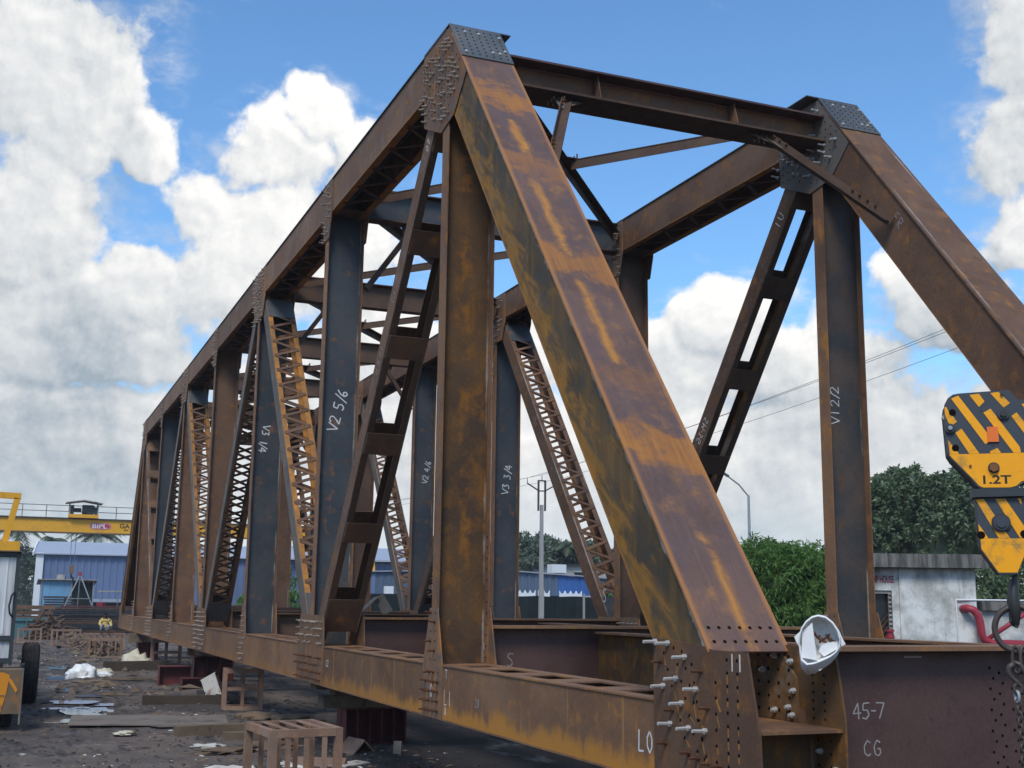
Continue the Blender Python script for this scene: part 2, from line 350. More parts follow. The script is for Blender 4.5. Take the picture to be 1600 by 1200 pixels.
def groundmat():
    b = mat('yard_ground', .75, .35); P = pos(b)
    a = b.noise(P, .45, 8, .65, .4); c_ = b.noise(b.mapping(P, rot=(0, 0, .5), scale=(.7, 2.5, 1)), 1.3, 8, .7, .5); f = b.noise(P, 14, 6, .7)
    tiny = b.noise(P, 70, 3, .6)
    col = b.mix(b.ramp(a, .38, .62), (.072,.060,.053), (.160,.124,.100))
    col = b.mix(b.ramp(c_, .50, .66), col, (.034,.031,.030))
    col = b.mix(b.math('MULTIPLY', b.ramp(f, .56, .72), .7), col, (.20,.155,.125))
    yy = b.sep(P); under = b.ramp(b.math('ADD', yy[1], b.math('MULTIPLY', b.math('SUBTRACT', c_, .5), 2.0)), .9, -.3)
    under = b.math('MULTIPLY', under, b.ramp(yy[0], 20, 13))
    col = b.mix(b.math('MULTIPLY', under, .85), col, (.020,.019,.019))  # bridge shade painted into the ground colour beneath the near panels
    col = b.mix(b.math('MULTIPLY', b.ramp(tiny, .66, .74), .5), col, (.42,.38,.34))
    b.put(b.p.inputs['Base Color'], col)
    wet = b.ramp(b.noise(b.mapping(P, scale=(.6, 1.4, 1)), .8, 5, .6), .54, .66)
    b.put(b.p.inputs['Roughness'], b.math('SUBTRACT', b.ramp(f, .3, .7, .72, .92), b.math('MULTIPLY', wet, .52)))
    wv_ = b.new('ShaderNodeTexWave'); wv_.inputs['Scale'].default_value = 3.2; wv_.inputs['Distortion'].default_value = 1.2; wv_.inputs['Detail'].default_value = 2
    b.put(wv_.inputs['Vector'], b.mapping(P, rot=(0, 0, .25)))
    rut = b.math('FRACT', b.math('MULTIPLY', b.math('ADD', yy[1], b.math('MULTIPLY', yy[0], .08)), .62)); rut = b.math('MULTIPLY', b.ramp(b.math('ABSOLUTE', b.math('SUBTRACT', rut, .5)), .2, .12), b.ramp(yy[1], 1.0, 1.8))
    rut = b.math('MULTIPLY', rut, b.ramp(b.noise(P, .35, 3), .44, .56))
    tread = b.math('MULTIPLY', b.math('SUBTRACT', wv_.outputs[1], 1.3), rut)
    bump(b, b.math('ADD', b.math('ADD', b.math('MULTIPLY', c_, .6), b.math('MULTIPLY', tread, .55)), b.math('ADD', f, b.math('MULTIPLY', tiny, .35))), .8, .05)
    b = mat('water', .03, 1.0); b.p.inputs['IOR'].default_value = 1.5; b.put(b.p.inputs['Base Color'], (.16,.16,.155,1))
groundmat()

# ------------------------------------------------------------------ mesh helpers
class MB:
    def __init__(s): s.v = []; s.f = []
    def add(s, vs, fs):
        o = len(s.v); s.v += [tuple(v) for v in vs]; s.f += [tuple(i+o for i in f) for f in fs]; return s
    def box(s, a, b):                                   # axis aligned from corner to corner
        x0, x1 = sorted((a[0], b[0])); y0, y1 = sorted((a[1], b[1])); z0, z1 = sorted((a[2], b[2]))
        return s.add([(x0,y0,z0),(x1,y0,z0),(x1,y1,z0),(x0,y1,z0),(x0,y0,z1),(x1,y0,z1),(x1,y1,z1),(x0,y1,z1)],
                     [(0,3,2,1),(4,5,6,7),(0,1,5,4),(1,2,6,5),(2,3,7,6),(3,0,4,7)])
    def obox(s, c, ax, ay, az):                         # oriented box: centre and three half-extent vectors
        c, ax, ay, az = map(Vector, (c, ax, ay, az)); v = []
        for k in (-1, 1):
            for (i, j) in ((-1,-1),(1,-1),(1,1),(-1,1)): v.append(c+ax*i+ay*j+az*k)
        return s.add(v, [(0,3,2,1),(4,5,6,7),(0,1,5,4),(1,2,6,5),(2,3,7,6),(3,0,4,7)])
    def bar(s, a, b, w, h, up=(0,0,1)):                 # bar from a to b; w sideways, h along up
        a, b, up = Vector(a), Vector(b), Vector(up); d = (b-a); L = d.length; d.normalize()
        sd_ = d.cross(up).normalized(); u = sd_.cross(d).normalized()
        return s.obox((a+b)/2, d*L/2, sd_*w/2, u*h/2)
    def prism(s, pts, off):                             # polygon (3D points) extruded by a vector
        n = len(pts); off = Vector(off); p = [Vector(q) for q in pts]
        return s.add(p+[q+off for q in p], [tuple(range(n))[::-1], tuple(range(n, 2*n))]+[(i, (i+1) % n, n+(i+1) % n, n+i) for i in range(n)])
    def tube(s, pts, r, n=8, cap=True):
        pts = [Vector(p) for p in pts]; rr = r if isinstance(r, (list, tuple)) else [r]*len(pts); o = len(s.v); prev = None
        for i, p in enumerate(pts):
            d = (pts[min(i+1, len(pts)-1)]-pts[max(i-1, 0)]).normalized()
            if prev is None: prev = d.orthogonal().normalized()
            prev = (prev-d*prev.dot(d)).normalized(); q = d.cross(prev)
            for k in range(n):
                t = 2*math.pi*k/n; s.v.append(tuple(p+(prev*math.cos(t)+q*math.sin(t))*rr[i]))
        for i in range(len(pts)-1):
            for k in range(n):
                a = o+i*n+k; b_ = o+i*n+(k+1) % n; s.f.append((a, b_, b_+n, a+n))
        if cap: s.f.append(tuple(o+k for k in range(n))[::-1]); s.f.append(tuple(o+(len(pts)-1)*n+k for k in range(n)))
        return s
    def build(s, name, m, parent=None, **kw):
        me = bpy.data.meshes.new(name); L = Vector((0, 0, 0))
        if parent is not None: L = wloc(parent)
        me.from_pydata([(v[0]-L.x, v[1]-L.y, v[2]-L.z) for v in s.v], [], s.f); me.update()
        return link(name, me, m, parent, **kw)
def wloc(o):
    L = Vector((0, 0, 0))
    while o is not None: L += o.location; o = o.parent
    return L
def link(name, me, m, parent=None, loc=None, **kw):
    if m is not None and not me.materials: me.materials.append(MATS[m])
    o = bpy.data.objects.new(name, me); C.objects.link(o); o.parent = parent
    if loc is not None: o.location = loc
    for k, v in kw.items(): o[k] = v
    return o
def thing(name, label, cat, loc=(0, 0, 0), group=None):
    o = bpy.data.objects.new(name, None); C.objects.link(o); o.location = loc; o['label'] = label; o['category'] = cat
    if group: o['group'] = group
    return o
def tag(o, label, cat, group=None):
    o['label'] = label; o['category'] = cat
    if group: o['group'] = group
    return o
def copy_tree(o, parent=None):
    c = o.copy(); C.objects.link(c); c.parent = parent
    for ch in list(o.children): copy_tree(ch, c)
    return c
def smooth(o):
    o.data.polygons.foreach_set('use_smooth', [True]*len(o.data.polygons)); return o
def inst(name, me, m, parent, M):                       # shared-mesh part with a world matrix
    o = link(name, me, m, parent); L = wloc(parent); o.matrix_local = Matrix.Translation(-L) @ M; return o

# ------------------------------------------------------------------ ground
def gz(x, y):
    d = 1 if x < 70 else max(0, 1-(x-70)/20)
    h = .055*noise.noise((x*.35, y*.5, 0))+.03*noise.noise((x*1.3, y*1.6, 3))+.012*noise.noise((x*4, y*4, 7))
    if y < -.5: h -= .0
    return -1.05+h*d-.0
def make_ground():
    xs = list(np.arange(-12, 14, .35))+list(np.arange(14, 30, .22))+list(np.arange(30, 64, .45))+[66,70,76,84,96,115,150,200,300,500,900,1800]
    xs = [-900,-300,-100,-40,-20]+xs
    ys = [-1500,-600,-250,-120,-70,-45,-32,-24,-18,-14]+list(np.arange(-11, -2, .6))+list(np.arange(-2, 6.5, .17))+[7,8,10,13,18,26,40,80,160,400,1000]
    V = [(x, y, gz(x, y)) for x in xs for y in ys]; n = len(ys)
    F = [(i*n+j, (i+1)*n+j, (i+1)*n+j+1, i*n+j+1) for i in range(len(xs)-1) for j in range(n-1)]
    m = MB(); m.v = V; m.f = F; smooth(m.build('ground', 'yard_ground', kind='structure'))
make_ground()
def puddle(cx, cy, rx, ry, seed):
    m = MB(); N = 26; pts = []
    for k in range(N):
        a = 2*math.pi*k/N; q = 1+.55*noise.noise((math.cos(a)*1.7+seed, math.sin(a)*1.7, seed*3.1))
        pts.append((cx+math.cos(a)*rx*q, cy+math.sin(a)*ry*q, 0))
    z = max(gz(p[0], p[1]) for p in pts+[(cx, cy)])-.012
    z = max(z, gz(cx, cy)+.012)
    m.prism([(p[0], p[1], z) for p in pts], (0, 0, .004)); m.build('puddle', 'water', kind='structure')
for i, a in enumerate([(19.8,2.66,1.0,.52),(21.9,2.85,.75,.5),(21.3,2.15,.42,.36),(17.9,2.9,.38,.6),(20.6,3.3,.22,.3),(23.4,2.5,.35,.35),(16.0,1.2,.35,.6),(25.5,2.9,.5,.3),(31,2.9,.8,.4),(36,2.6,1.0,.5)]):
    puddle(*a, i+1.3)

# ------------------------------------------------------------------ the truss bridge
PN = 5.905; H0 = .27; ZBT = .5407; ZU = 7.958; ZL = 7.414; W = .598; S = 5.267
HT = (ZU+ZL)/2-H0
BR = thing('truss_bridge', 'rusty steel railway truss bridge standing half assembled on stools across the yard', 'bridge', (0, -2.93, 0))
yo = {'L': 0.0, 'R': -S}                                 # outermost (camera side) face of each truss
OUT = {'L': 1, 'R': 1}
# shared bolt meshes: axis +Y, origin on the plate
def bolt_mesh(name, L, r, m):
    b = MB(); hx = [(math.cos(math.pi/3*k)*r*1.75, 0, math.sin(math.pi/3*k)*r*1.75) for k in range(6)]
    b.prism(hx[::-1], (0, r*1.6, 0)); b.tube([(0, r*1.6, 0), (0, L, 0)], r, 6)
    me = bpy.data.meshes.new(name); me.from_pydata(b.v, [], b.f); me.materials.append(MATS[m]); return me
BZ = bolt_mesh('bolt_new', .105, .0125, 'bolt_zinc'); BRU = bolt_mesh('bolt_old', .075, .011, 'bolt_rust')
BZF = bolt_mesh('bolt_far', .060, .012, 'bolt_grey'); BZS = bolt_mesh('bolt_short', .04, .012, 'bolt_zinc')
holes_me = bpy.data.meshes.new('hole_disc'); hb = MB(); hb.tube([(0, -.004, 0), (0, .0015, 0)], .012, 8); holes_me.from_pydata(hb.v, [], hb.f); holes_me.materials.append(MATS['hole'])
def bolts(parent, pts, side=1, mesh=BZF, jitter=.0):
    L = wloc(parent)
    for (x, y, z) in pts:
        M = Matrix.Translation((x, y, z)) @ Matrix.Rotation(RAD(random.uniform(-jitter, jitter)), 4, 'Z') @ Matrix.Rotation(RAD(random.uniform(-jitter, jitter)), 4, 'X') @ Matrix.Diagonal((1, side, 1, 1))
        inst('bolt', mesh, None, parent, M)
def bolts_joined(parent, pts, side=1, L=.07, r=.011, m='bolt_grey', name='bolt_rows'):
    b = MB()
    for (x, y, z) in pts:
        b.tube([(x, y, z), (x+random.uniform(-.01,.01), y+side*L, z+random.uniform(-.01,.01))], r, 5); b.tube([(x, y, z), (x, y+side*.022, z)], r*1.8, 6)
    if b.v: b.build(name, m, parent, kind='stuff')
def holes(parent, pts, normal=(0, 1, 0), name='bolt_hole_discs', r=.012):  # near-black discs on the plate, painting the shade inside bolt holes
    b = MB(); nv = Vector(normal)
    for p in pts: p = Vector(p); b.tube([p-nv*.003, p+nv*.0015], r, 8)
    b.build(name, 'hole', parent, kind='stuff')

for sd_, y0 in yo.items():
    near = sd_ == 'L'
    yi = y0-W
    # bottom chord: per panel two side plates, top frame with openings
    for i in range(8):
        x0, x1 = i*PN, (i+1)*PN
        if i == 0: x0 = .0
        mname = 'bottom_chord_web' if near else 'steel_darkbrown'
        m = MB(); m.box((x0+.002, y0, 0), (x1-.002, y0-.014, ZBT)); m.box((x0+.002, yi, 0), (x1-.002, yi+.014, ZBT))
        o = m.build('bottom_chord', mname, BR)
        t = MB(); zt = ZBT+.001; x0 = .86 if i == 0 else x0
        for (a, b_) in ((y0+.012, y0-.13), (yi-.01, yi+.13)): t.box((x0+.004, a, zt), (x1-.004, b_, zt+.014))
        xs = [x0+.02, x1-.42] + [x0+.95+k*.98 for k in range(int((x1-x0-1.6)/.98)+1)]
        for q in xs: t.box((q, y0-.131, zt), (q+(.40 if q in xs[:2] else .36), yi+.131, zt+.013))
        for (a, b_) in ((y0+.010, y0-.10), (yi-.01, yi+.10)): t.box((x0+.004, a, -.015), (x1-.004, b_, -.001))
        t.build('perforated_cover', 'steel_flange', o)
    # top chord
    for i in range(1, 7):
        x0, x1 = i*PN, (i+1)*PN
        m = MB(); m.box((x0+.002, y0, ZL), (x1-.002, y0-.014, ZU)); m.box((x0+.002, yi, ZL), (x1-.002, yi+.014, ZU))
        o = m.build('top_chord', 'steel_chord' if near else 'steel_brown', BR)
        t = MB(); t.box((x0+.002, y0+.02, ZU+.001), (x1-.002, yi-.02, ZU+.016)); t.build('cover_plate', 'steel_dark', o)
        t = MB(); 
        for (a, b_) in ((y0+.003, y0-.11), (yi-.003, yi+.11)): t.box((x0+.004, a, ZL-.014), (x1-.004, b_, ZL-.001))
        t.build('edge_angle', 'steel_orange' if i < 3 else 'steel_flange', o)
        t = MB(); q = x0+.5; k = 0
        while q < x1-.9:
            a, b_ = (y0-.07, yi+.07) if k % 2 else (yi+.07, y0-.07)
            t.bar((q, a, ZL-.02), (q+.42, b_, ZL-.02), .06, .010); q += .42; k += 1
        t.box((x0+.05, y0-.112, ZL-.012), (x0+.5, yi+.112, ZL-.002)); t.box((x1-.5, y0-.112, ZL-.012), (x1-.05, yi+.112, ZL-.002))
        t.build('lacing', 'steel_darkbrown', o, kind='stuff')
    # end posts
    D = Vector((PN, 0, HT)); Ld = D.length; D.normalize(); N = Vector((-D.z, 0, D.x)); eu, el_ = .235, .3226
    for e in (0, 1):
        def T(v): return Vector((8*PN-v.x, v.y, v.z)) if e else v
        c0 = Vector((0, 0, H0)); s0, s1 = .70, Ld-.12
        def quad(y, sa, sb, na, nb, th):
            return [T(c0+D*sa+N*na+Vector((0, y, 0))), T(c0+D*sb+N*na+Vector((0, y, 0))), T(c0+D*sb+N*nb+Vector((0, y, 0))), T(c0+D*sa+N*nb+Vector((0, y, 0)))]
        o = MB(); o.prism(quad(y0, s0, s1, -el_, eu, 0), (0, -.014, 0)); o = o.build('end_post', ('endpost_side' if near and not e else 'steel_brown'), BR)
        q = MB(); q.prism(quad(yi+.014, s0, s1, -el_, eu, 0), (0, -.014, 0)); q.build('side_plate', 'steel_web_brown', o)
        q = MB(); a = T(c0+D*(.62)+N*(eu+.001)+Vector((0, y0+.022, 0))); b_ = T(c0+D*(Ld-.02)+N*(eu+.001)+Vector((0, y0+.022, 0)))
        q.prism([a, b_, b_+Vector((0, -W-.044, 0)), a+Vector((0, -W-.044, 0))], T(N*.018) if not e else Vector((-N.x, 0, N.z))*.018)
        q.build('cover_plate', ('endpost_cover' if near and not e else 'steel_brown'), o)
        q = MB()                                     # lower edge angles
        for (ya, yb) in ((y0+.002, y0-.10), (yi-.002, yi+.10)):
            a = T(c0+D*s0+N*(-el_-.001)+Vector((0, ya, 0))); b_ = T(c0+D*s1+N*(-el_-.001)+Vector((0, ya, 0)))
            dy = Vector((0, yb-ya, 0)); q.prism([a, b_, b_+dy, a+dy], (Vector((N.x*(-1 if e else 1), 0, N.z)))*-.013)
        q.build('edge_angle', 'steel_orange', o)
        if e == 0:
            pts = []
            for r_ in range(2):
                for k in range(7): pts.append(c0+D*(.70+.115*r_)+N*(eu+.020)+Vector((0, y0-.05-k*.082+(.0), 0)))
            holes(o, pts, N, r=.0135)
        # bent cap plate over the apex (dark grey) with rows of bolts
        q = MB(); ca = c0+D*(Ld-.60)+N*(eu+.021); cb = c0+D*(Ld+.02)+N*(eu+.021); top = Vector((PN+.85, 0, ZU+.020)); ap = Vector((PN-.10, 0, ZU+.022))
        tt = .014
        for (u, v_, nn) in ((ca, ap, N), (ap, top, Vector((0, 0, 1)))):
            wy0, wy1 = (y0+.024, yi-.024) if nn is N else (y0+.024, (yi-.17 if near else yi-.024))
            if not near and nn is not N: wy0 = y0+.19
            q.prism([T(u+Vector((0, wy0, 0))), T(v_+Vector((0, wy0, 0))), T(v_+Vector((0, wy1, 0))), T(u+Vector((0, wy1, 0)))], T(nn*tt) if not e else Vector((-nn.x, 0, nn.z))*tt)
        cap = q.build('cap_plate', 'steel_cap', o)
        if e == 0:
            hs = []; L_ = (ap-ca).length; dd = (ap-ca).normalized()
            for r_ in range(7):
                for k in range(8):
                    s_ = L_*(.10+.11*k); hs.append(ca+dd*s_+N*(tt+.002)+Vector((0, y0-.04-.087*r_, 0)))
            holes(cap, hs, N, r=.011)
            b = MB()
            for k in (0, 14, 30, 33, 41, 50, 54): p = hs[k]; b.tube([p-N*.002, p+N*.02], .02, 6)
            b.build('bolt_heads', 'bolt_zinc', cap, kind='stuff')
    # verticals
    VM = {'L': ['', 'steel_web_brown', 'steel_dark', 'steel_dark', 'steel_brown', 'steel_brown', 'steel_dark', 'steel_brown'],
          'R': ['', 'steel_mixed', 'steel_darkbrown', 'steel_dark', 'steel_dark', 'steel_darkbrown', 'steel_dark', 'steel_brown']}[sd_]
    for i in range(1, 8):
        x = i*PN; zb = ZBT+.02
        q = MB(); q.box((x-.006, y0-.015, zb), (x+.006, yi+.015, ZL+.1)); o = q.build('vertical_post', VM[i], BR)
        for (ya, yb) in ((y0-.0005, y0-.015), (yi+.0005, yi+.015)):
            f = MB(); f.box((x-.105, ya, .1), (x+.105, yb, ZL+.3)); f.build('flange', 'steel_flange' if near or i > 1 else 'steel_flange', o)
        if near and i in (1,):
            holes(o, [(x-.06, yi+.0165, z) for z in np.arange(.62, 2.0, .12)], (0, 1, 0))
    # diagonals
    def diag(ia, za, ib, zb, dep, kind, mouter, mfl, single):
        a = Vector((ia*PN, 0, za)); b_ = Vector((ib*PN, 0, zb)); d = (b_-a).normalized(); n = Vector((-d.z, 0, d.x)); L = (b_-a).length
        sa, sb = .55, L-.55
        def pl(y, t, n0, n1, s0=sa, s1=sb):
            p = [a+d*s0+n*n0, a+d*s1+n*n0, a+d*s1+n*n1, a+d*s0+n*n1]; return [v+Vector((0, y, 0)) for v in p], (0, t, 0)
        q = MB(); q.prism(*pl(y0-.018, -.012, -dep/2, dep/2)); o = q.build('diagonal_brace', mouter, BR)
        q = MB(); q.prism(*pl(yi+.030, -.012, -dep/2, dep/2)); q.build('inner_channel', mfl if kind == 'lace' else 'steel_web_brown', o)
        q = MB()
        for ys, sg in ((y0-.030, -1), (yi+.030, 1)):
            for nn in (-dep/2+.006, dep/2-.006): q.prism(*pl(ys, sg*.09, nn-.006, nn+.006))
        q.build('channel_flange', mfl, o)
        k = 0
        if kind == 'batten':
            for c in np.linspace(.9, L-1.05, 6):
                hl = .17 if c > 1 and c < L-1.2 else .30
                for sgn in (-1, 1):
                    t = MB(); nn = sgn*(dep/2+.007)
                    p = a+d*c+n*nn; t.obox(p+Vector((0, (y0+yi)/2, 0)), d*hl, n*.006, (0, W/2-.035, 0)); t.build('batten_plate', 'steel_brown' if near else 'steel_darkbrown', o)
        else:
            stp = .215; J = MB()
            for sgn in (-1, 1):
                nn = sgn*(dep/2+.006); s_ = 1.25; kk = 0
                for c in (.95, L-.95):
                    t = MB(); t.obox(a+d*c+n*(nn+sgn*.002)+Vector((0, (y0+yi)/2, 0)), d*.28, n*.005, (0, W/2-.035, 0)); t.build('batten_plate', 'steel_cap' if near else 'steel_dark', o)
                while s_ < L-1.3:
                    ya, yb = (y0-.055, yi+.055) if (kk % 2) else (yi+.055, y0-.055)
                    t = MB() if single else J
                    t.bar(a+d*s_+n*(nn+sgn*.003*(kk % 2))+Vector((0, ya, 0)), a+d*(s_+stp)+n*(nn+sgn*.003*(kk % 2))+Vector((0, yb, 0)), .060, .010, n)
                    if single: t.build('lacing_bar', 'steel_brown', o)
                    s_ += stp; kk += 1
            if not single: J.build('lacing_bars', 'steel_brown', o, kind='stuff')
            if single:
                bp = MB()
                for c in np.arange(1.0, L-1, .33):
                    for ys in (y0-.06, yi+.06): p = a+d*c+n*(-dep/2-.008)+Vector((0, ys, 0)); bp.tube([p, p-n*.02], .014, 6)
                bp.build('rivet_heads', 'bolt_rust', o, kind='stuff')
    zt, zb_ = (ZU+ZL)/2, H0
    fo = 'steel_orange' if near else 'steel_brown'
    diag(1, zt, 2, zb_, .29, 'batten', 'steel_brown', 'steel_darkbrown', True)
    diag(2, zb_, 3, zt, .31, 'lace', 'steel_greyrust' if near else 'steel_brown', fo, True)
    diag(3, zt, 4, zb_, .31, 'lace', 'steel_greyrust' if near else 'steel_brown', 'steel_brown', near)
    diag(4, zb_, 5, zt, .31, 'lace', 'steel_greyrust', fo, near)
    diag(5, zt, 6, zb_, .31, 'lace', 'steel_greyrust', 'steel_brown', False)
    diag(6, zb_, 7, zt, .29, 'batten', 'steel_brown', 'steel_brown', True)
    # gussets
    def gusset(pts, i, mm='steel_gusset', both=True, rows=None, mesh=BZF, indiv=False, keep=.6, name='gusset_plate', flip=False):
        for k, y in enumerate((y0+.001, yi-.001) if both else (y0+.001,)):
            sg = 1 if k == 0 else -1
            q = MB(); q.prism([(x_, y, z_) for x_, z_ in pts], (0, .014*sg, 0)); o = q.build(name, mm, BR)
            if rows:
                B_ = [(x_, y+.0145*sg, z_) for x_, z_ in rows if random.random() < keep]
                Hh = [(x_, y+.0145*sg, z_) for x_, z_ in rows]
                show = (near and k == 0) or (not near and k == 0)
                if show: holes(o, Hh, (0, sg, 0))
                if show and indiv: bolts(o, [p for p in B_ if p[2] > .45], sg, mesh, 12); bolts(o, [p for p in B_ if p[2] <= .45], sg, BRU, 8)
                elif show: bolts_joined(o, B_, sg)
    for i in (1, 3, 5, 7):
        x = i*PN
        if i == 1: P_ = [(x-.10, ZU-.005), (x+.86, ZU-.005), (x+.80, 7.0), (x+.14, 6.70), (x-.32, 6.77), (x-.71, 7.13)]
        elif i == 7: P_ = [(x+.10, ZU-.005), (x-.86, ZU-.005), (x-.80, 7.0), (x-.14, 6.70), (x+.32, 6.77), (x+.71, 7.13)]
        else: P_ = [(x-.63, ZU-.005), (x+.63, ZU-.005), (x+.63, 7.35), (x+.38, 6.92), (x-.45, 6.92), (x-.63, 7.3)]
        rows = []
        for u in np.arange(-.58, .84, .118):
            for z in np.arange(6.85, 7.92, .105):
                xx = x+(u if i != 7 else -u)+.02*math.sin(z*9)
                if i == 1:
                    if z > 7.9-abs(min(0, u+.08))*1.2 or (u < -.2 and z < 6.9-u*.35) or (z < 6.82+.42*max(0, u-.15)) or (u < -.55): continue
                    if z > 7.13+(u+.71)*1.30: continue
                elif z < 7.3 and abs(u) > .4: continue
                elif abs(u) > .56: continue
                rows.append((xx, z))
        gusset(P_, i, 'steel_gusset_grey' if (not near and i == 1) else 'steel_gusset', True, rows, BZ if not near else BZF, i == 1, .5 if near else .35)
    for i in (2, 4, 6):
        x = i*PN; rows = [(x+u, z) for u in (-.2, -.07, .07, .2) for z in np.arange(7.0, 7.9, .11)]
        gusset([(x-.30, ZU-.005), (x+.30, ZU-.005), (x+.29, 7.36), (x+.17, 6.98), (x-.17, 6.98), (x-.29, 7.36)], i, 'steel_gusset', True, rows, keep=.45)
    for i in (1, 3, 5, 7):
        x = i*PN; rows = [(x+u, z) for u in (-.2, -.06, .08, .2) for z in np.arange(.07, .55, .1)]+[(x+u, z) for u in (-.07, .08) for z in np.arange(.6, 1.1, .1)]
        gusset([(x-.33, -.01), (x+.33, -.01), (x+.33, .52), (x+.13, 1.15), (x-.13, 1.15), (x-.33, .52)], i, 'steel_gusset', True, rows, BRU, i == 1 and near, .6)
    for i in (2, 4, 6):
        x = i*PN; rows = [(x+u, z) for u in np.arange(-.75, .8, .15) for z in np.arange(.06, 1.0, .105)]
        if i == 2: rows = [(a, b_) for a, b_ in rows if not (.42 < b_ < .52)]
        gusset([(x-.90, -.01), (x+.86, -.01), (x+.86, .6), (x+.70, 1.0), (x-.82, 1.0), (x-.9, .6)], i, 'steel_gusset', True, rows, BZF, i == 2 and near, .62)
    for e in (0, 1):
        def TX(pts): return [(8*PN-x, z) for x, z in pts] if e else pts
        # L0 outer and inner gussets
        q = MB(); q.prism([(x, y0+.001, z) for x, z in TX([(.95,.985),(.37,.955),(.16,.925),(-.25,.925),(-.37,.43),(-.39,-.02),(.95,-.02)])], (0, .016, 0))
        og = q.build('gusset_plate', 'steel_brown' if near else 'steel_darkbrown', BR)
        q = MB(); q.prism([(x, yi-.001, z) for x, z in TX([(.95,.985),(.37,.955),(-.31,.955),(-.36,.73),(-.40,.5),(-.40,-.02),(.95,-.02)])], (0, -.016, 0))
        ig = q.build('gusset_plate', 'steel_web_brown', BR)
        q = MB(); q.prism([(x, yi+.002, z) for x, z in TX([(.95,.94),(.26,.93),(.08,.74),(.06,.46),(.95,.46)])], (0, .016, 0)); ig2 = q.build('inner_stiffening_plate', 'steel_web_brown', BR)
        q = MB(); q.box((8*PN+.38 if e else -.38, y0-.002, .435), (8*PN-.9 if e else .9, yi+.002, .455)); q.build('batten_plate', 'steel_flange', BR)
        q = MB(); q.box((8*PN+.1 if e else -.1, y0-.002, -.02), (8*PN+.085 if e else -.085, yi+.002, .434)); q.build('diaphragm', 'steel_web_brown', BR)
        if not e and near:
            zp = y0+.0175
            new = [(.91,.955),(.73,.95),(.50,.865),(.62,.715),(.80,.655),(.36,.66),(.55,.555),(.71,.405),(.46,.40),(.25,.40),(.80,.075)]
            bolts(og, [(x, zp, z) for x, z in new], 1, BZ, 2)
            old = [(.78,.27),(.47,.24),(.35,.22),(.62,.08),(.22,.55),(.33,.0),(.08,.20),(.20,.20),(.30,.78),(.02,.02),(.85,.82),(.68,.50)]
            bolts(og, [(x, zp, z) for x, z in old], 1, BRU, 3)
            hh = [(x, zp, z) for x, z in [(-.02-.0*k, .87-.083*k) for k in range(14)]+[(-.14, .87-.083*k) for k in range(14)]
                  +[(.80-.055*k, .88-.11*k) for k in range(9)]+[(.66-.05*k, .92-.11*k) for k in range(9)]+[(.55-.05*k, .90-.11*k) for k in range(9)]+[(.42-.03*k, .82-.12*k) for k in range(8)]+[(.12, .72-.1*k) for k in range(7)]]
            holes(og, hh, (0, 1, 0), r=.012)
            # rust runs weeping from the holes
            q = MB()
            for (x, _, z) in hh[:28]:
                if random.random() < .8: ww = random.uniform(.004, .009); L_ = random.uniform(.04, .085); q.box((x-ww, zp-.0006, z-L_), (x+ww, zp+.0004, z-.008))
            for (x, _, z) in hh[28:]:
                if random.random() < .7:
                    p = Vector((x, zp, z)); e2 = p+Vector((random.uniform(-.09,.03), 0, random.uniform(-.11,-.05))); q.bar(p, e2, .002, random.uniform(.008,.018), (e2-p).cross(Vector((0,1,0))))
            q.build('rust_runs', 'steel_orange', og, kind='stuff')
            inn = [(.12,.85),(.3,.88),(.02+.14,.55),(.10,.80-.14),(.45,.78),(.12,.50),(.32,.52)]
            bolts(ig2, [(x, yi+.019, z) for x, z in inn], 1, BZS, 2)
            holes(ig2, [(x, yi+.0185, z) for x in (.16,.28,.40,.52) for z in np.arange(.52,.9,.09)], (0, 1, 0))
            holes(ig, [(x, yi+.0005, z) for x in (-.08,-.20) for z in np.arange(.5,.78,.055)]+[(x, yi+.0005, z) for x in (-.12,-.25) for z in np.arange(.05,.42,.08)], (0, 1, 0), r=.009)
            bolts(ig, [(x, yi+.001, z) for x, z in [(-.15,.30),(-.22,.12),(-.33,.10),(-.05,.12),(-.30,.20)]], 1, BZS, 2)

# cross girders
yA, yB = -W-.02, -S+.02
for i in range(0, 9):
    x = i*PN; top = .965 if i else .955
    mm = 'steel_primer' if i < 3 else 'steel_darkbrown'
    xw = x
    q = MB(); q.box((xw-.007, yA, -.08), (xw+.007, yB, top-.03)); o = q.build('cross_girder', mm, BR)
    q = MB(); q.box((x-.16, yA-.0, top-.03), (x+.16, yB, top)); q.box((x-.16, yA, -.11), (x+.16, yB, -.08)); q.build('flange', 'steel_flange' if i < 3 else 'steel_darkbrown', o)
    q = MB()
    for yy in (-2.0, -3.86): (q.box((x-.10, yy-.006, -.08), (x-.0075, yy+.006, top-.031)) if yy < -3 else None)
    if i: q.build('stiffener', mm, o)
    if i == 0:
        pts = []
        for k in range(11):
            z = .80-k*.072
            for j, dy in enumerate((0, .085, .20, .29)): pts.append((-.0075, -2.16-dy*1.0-.03*(k % 2), z-.035*(j % 2)))
        holes(o, pts, (-1, 0, 0), r=.011)
    # end brackets from the girder up the vertical
    for (ys, sg) in ((yA, -1), (yB, 1)):
        if i in (0, 8): continue
        q = MB(); q.prism([(x-.012, ys, top-.03), (x-.012, ys+sg*.10, top-.03), (x-.012, ys, top-.5)], (-.012, 0, 0)); q.build('end_bracket', 'steel_flange', o)
